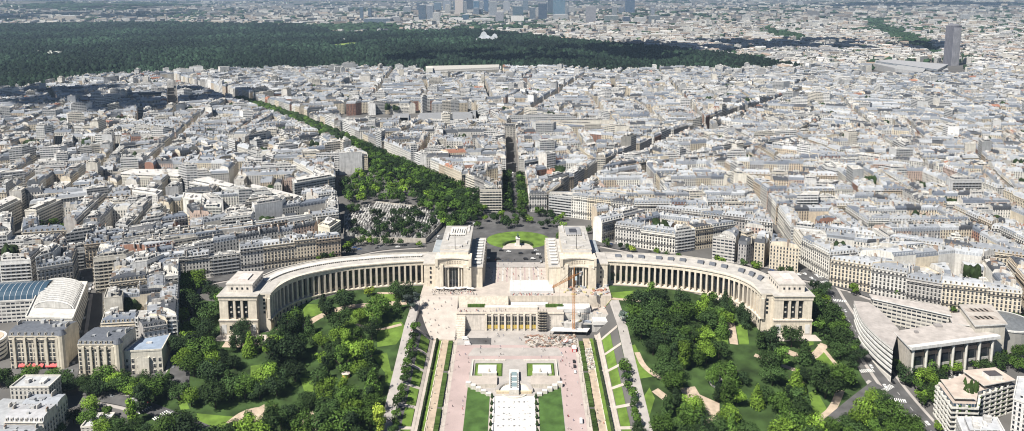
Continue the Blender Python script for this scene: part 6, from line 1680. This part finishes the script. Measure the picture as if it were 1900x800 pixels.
# ================================================================== PEOPLE
mat('skin_tone',(.45,.30,.22),.7,0)
CL=[('dark',(.03,.03,.04)),('pale',(.65,.64,.62)),('blue',(.06,.10,.22)),('red',(.42,.05,.05)),('grey',(.22,.22,.23)),('white',(.75,.75,.75))]
def person(walk,ci):
    nm='cloth_'+CL[ci][0]
    if nm not in MAT: mat(nm,CL[ci][1],.9,0)
    s=.22 if walk else .05
    v=[(0,0,.95),(0,0,1.2),(0,0,1.42),(0,0,1.52),(0,.02,1.64),(-.1,s,.5),(-.1,s-.04,.06),(-.1,s+.1,.03),(.1,-s,.5),(.1,-s-.08,.06),(.1,-s+.06,.03),(-.22,0,1.4),(-.27,-s*.8,1.12),(-.27,-s*.8+.1,.9),(.22,0,1.4),(.27,s*.8,1.12),(.27,s*.8+.1,.9)]
    e=[(0,1),(1,2),(2,3),(3,4),(0,5),(5,6),(6,7),(0,8),(8,9),(9,10),(2,11),(11,12),(12,13),(2,14),(14,15),(15,16)]
    r=[.15,.14,.16,.06,.12,.085,.05,.045,.085,.05,.045,.07,.05,.035,.07,.05,.035]
    me=skin('person',v,e,r,[nm,'skin_tone','iron'],1)
    mi=np.zeros(len(me.polygons),np.int32)
    for i,p in enumerate(me.polygons):
        z=p.center.z
        if 1.5<z<1.68 : mi[i]=1
        elif z>=1.68: mi[i]=2
        elif z<.85: mi[i]=2 if ci in(0,1,4) else 0
    me.polygons.foreach_set('material_index',mi); return me
PM=[(c,person(w,c)) for c in range(6) for w in (True,False)]
rp=random.Random(51)
def peep(x,y,z,zn):
    c,me=rp.choice(PM[:4]+PM); k=rp.uniform(1.0,1.12); o=inst('person',me,None,(x,y,z+.03),rp.uniform(0,6.28),(k,k,k)); tag(o,f'person in {CL[c][0]} clothes {zn}','person','visitors strolling around the palace')
for k in range(52): peep(rp.uniform(-70,-32),rp.uniform(600,609) if rp.random()<.7 else rp.uniform(599,602),27.2,'on the terrace before the left pavilion')
for k in range(44): peep(rp.uniform(-26,24),rp.uniform(632,664),27.24,'on the paved esplanade between the pavilions')
for k in range(26): x,y=rp.uniform(-76,-49),rp.uniform(565,597); peep(x,y,6.3+(y-563)/35*21+.2,'on the ramp left of the theatre')
for k in range(26): peep(rp.uniform(-46,-8),rp.uniform(581,585),20.3,'on the theatre roof terrace')
for k in range(30): x,y=rp.uniform(-32,30),rp.uniform(534,574); peep(x,y,T(x,y),'on the open forecourt of the fountain')
for k in range(40):
    s=rp.choice((-1,1,1)); x,y=s*rp.uniform(32,36) if rp.random()<.6 else s*rp.uniform(34,44),rp.uniform(448,545); peep(x,y,T(x,y)+.1,f'beside the {"left" if s<0 else "right"} court lawn')
for k in range(26): s=rp.choice((-1,1)); x,y=s*rp.uniform(52.5,57),rp.uniform(450,560); peep(x,y,T(x,y)+.1,f'on the {"left" if s<0 else "right"} sandy walk')
for k in range(24): s=rp.choice((-1,-1,1)); x,y=s*rp.uniform(79,85),rp.uniform(450,590); peep(x,y,T(x,y)+.2,f'on the {"left" if s<0 else "right"} garden alley')
for k in range(14): x,y=rp.uniform(-27,27),rp.uniform(664,680); peep(x,y,T(x,y)+.4,'at the edge of the square')
# cafe parasols
par=MB(); par.cyl(0,0,2.2,3.0,1.9,.05,'whitewash',n=8,cap=False); pm=par.mesh('shade'); pole=MB(); pole.cyl(0,0,0,2.6,.05,.05,'iron',n=5); plm=pole.mesh('pole')
tb=MB(); tb.cyl(0,0,.7,.76,.6,.6,'paint',(.5,.45,.4),8); tb.cyl(0,0,0,.7,.06,.06,'iron',n=5); tbm=tb.mesh('cafe_table')
for k in range(14):
    x=-66+k*2.3+rp.uniform(-.4,.4); y=608.5+rp.choice((0,1.8)); e=empty('parasol',(x,y,27.2)); inst('shade',pm,e); inst('pole',plm,e); tag(e,'white cafe parasol at the foot of the left pavilion','parasol','cafe parasols on the terrace')
for k in range(16): o=inst('cafe_table',tbm,None,(-66+k*2,606.5+rp.uniform(-.5,.5),27.2)); tag(o,'small round cafe table before the left pavilion','table','cafe tables on the terrace')
# lamps along drives
lp=MB(); lp.cyl(0,0,0,5.6,.12,.07,'iron',n=6); lpm=lp.mesh('post'); lh=MB(); lh.cyl(0,0,5.6,6.3,.2,.34,'paint',(.6,.6,.58),6); lh.cyl(0,0,6.3,6.6,.36,.05,'iron',n=6); lhm=lh.mesh('lantern')
for s in (-1,1):
    for k in range(9):
        y=452+k*13; x=s*46.7; e=empty('street_lamp',(x,y,T(x,y))); inst('post',lpm,e); inst('lantern',lhm,e); tag(e,f'iron street lamp beside the {"left" if s<0 else "right"} drive','street lamp','street lamps along the drives')
# planted boxes on the terrace
for x0,x1,lab in ((-39,-25,'long box hedge left of centre on the theatre roof'),(24,38,'long box hedge right of centre on the theatre roof')):
    m=MB(); q=random.Random(3)
    for k in range(14): m.box(x0+(x1-x0)*(k+.5)/14,592,20.3,22.4+q.uniform(-.1,.2),1.05,2.4,'leaf',jit((.05,.09,.02),q,.25))
    tag(m.build('hedge'),lab,'hedge')
# basin and fountain in the right garden, kiosk
x,y=G(1335,712); e=empty('garden_fountain',(x,y,T(x,y))); m=MB(); m.cyl(0,0,-.5,.8,7,7,'stone',(.6,.56,.5),18); m.cyl(0,0,.8,.85,6.4,6.4,'water',n=18); m.build('basin',e); m=MB(); m.cyl(0,0,.8,3,.6,.5,'stone',(.6,.58,.5),8); m.cyl(0,0,3,3.6,.6,2.4,'stone',(.62,.6,.54),12); m.cyl(0,0,3.6,9,.25,.05,'whitewash',n=6); m.build('jet_bowl',e); tag(e,'round stone fountain with slim white jet in the right garden','fountain')
x,y=G(642,700); e=empty('garden_kiosk',(x,y,T(x,y))); m=MB(); m.cyl(0,0,0,3,2.6,2.6,'stone',(.6,.4,.12),8); m.build('wall',e); m=MB(); m.cyl(0,0,3,4.4,3.1,.3,'paint',(.62,.55,.5),8); m.build('roof',e); tag(e,'small yellow kiosk among the trees of the left garden','kiosk')
# ================================================================== CLOUDS (far above; they shade parts of the city)
def cloud(cx,cy,rx,ry,seed,label,alt=1150):
    r=random.Random(seed); ox,oy=SUN_AZ.x/math.tan(EL)*alt,SUN_AZ.y/math.tan(EL)*alt; m=MB()
    for k in range(24):
        a=r.uniform(0,2*PI); q=math.sqrt(r.random()); x,y=cx+ox+rx*q*math.cos(a),cy+oy+ry*q*math.sin(a); R_=r.uniform(.18,.34)*min(rx,ry); z=alt+r.uniform(0,60)
        n=9; rings=[]
        for j in range(1,6):
            th=PI*j/6; rings.append([(x+R_*math.sin(th)*math.cos(2*PI*i/n)*r.uniform(.9,1.1),y+R_*math.sin(th)*math.sin(2*PI*i/n)*r.uniform(.9,1.1),z+R_*.5*math.cos(th)) for i in range(n)])
        for i in range(n):
            i2=(i+1)%n; m.poly([(x,y,z+R_*.5),rings[0][i],rings[0][i2]],'cloudm'); m.poly([(x,y,z-R_*.5),rings[-1][i2],rings[-1][i]],'cloudm')
            for j in range(4): m.poly([rings[j][i],rings[j+1][i],rings[j+1][i2],rings[j][i2]],'cloudm')
    tag(m.build('cloud'),label,'cloud',kind='structure')
for k,(px,py,rx,ry) in enumerate(((175,195,330,190),(1010,112,560,270),(1330,90,420,300),(1600,88,420,300),(1150,100,300,250),(60,30,1500,900),(1750,10,1800,1100))):
    x,y=G(px,py); cloud(x,y,rx,ry,k,'white cumulus cloud high over the city')
print('objects',len(bpy.data.objects))
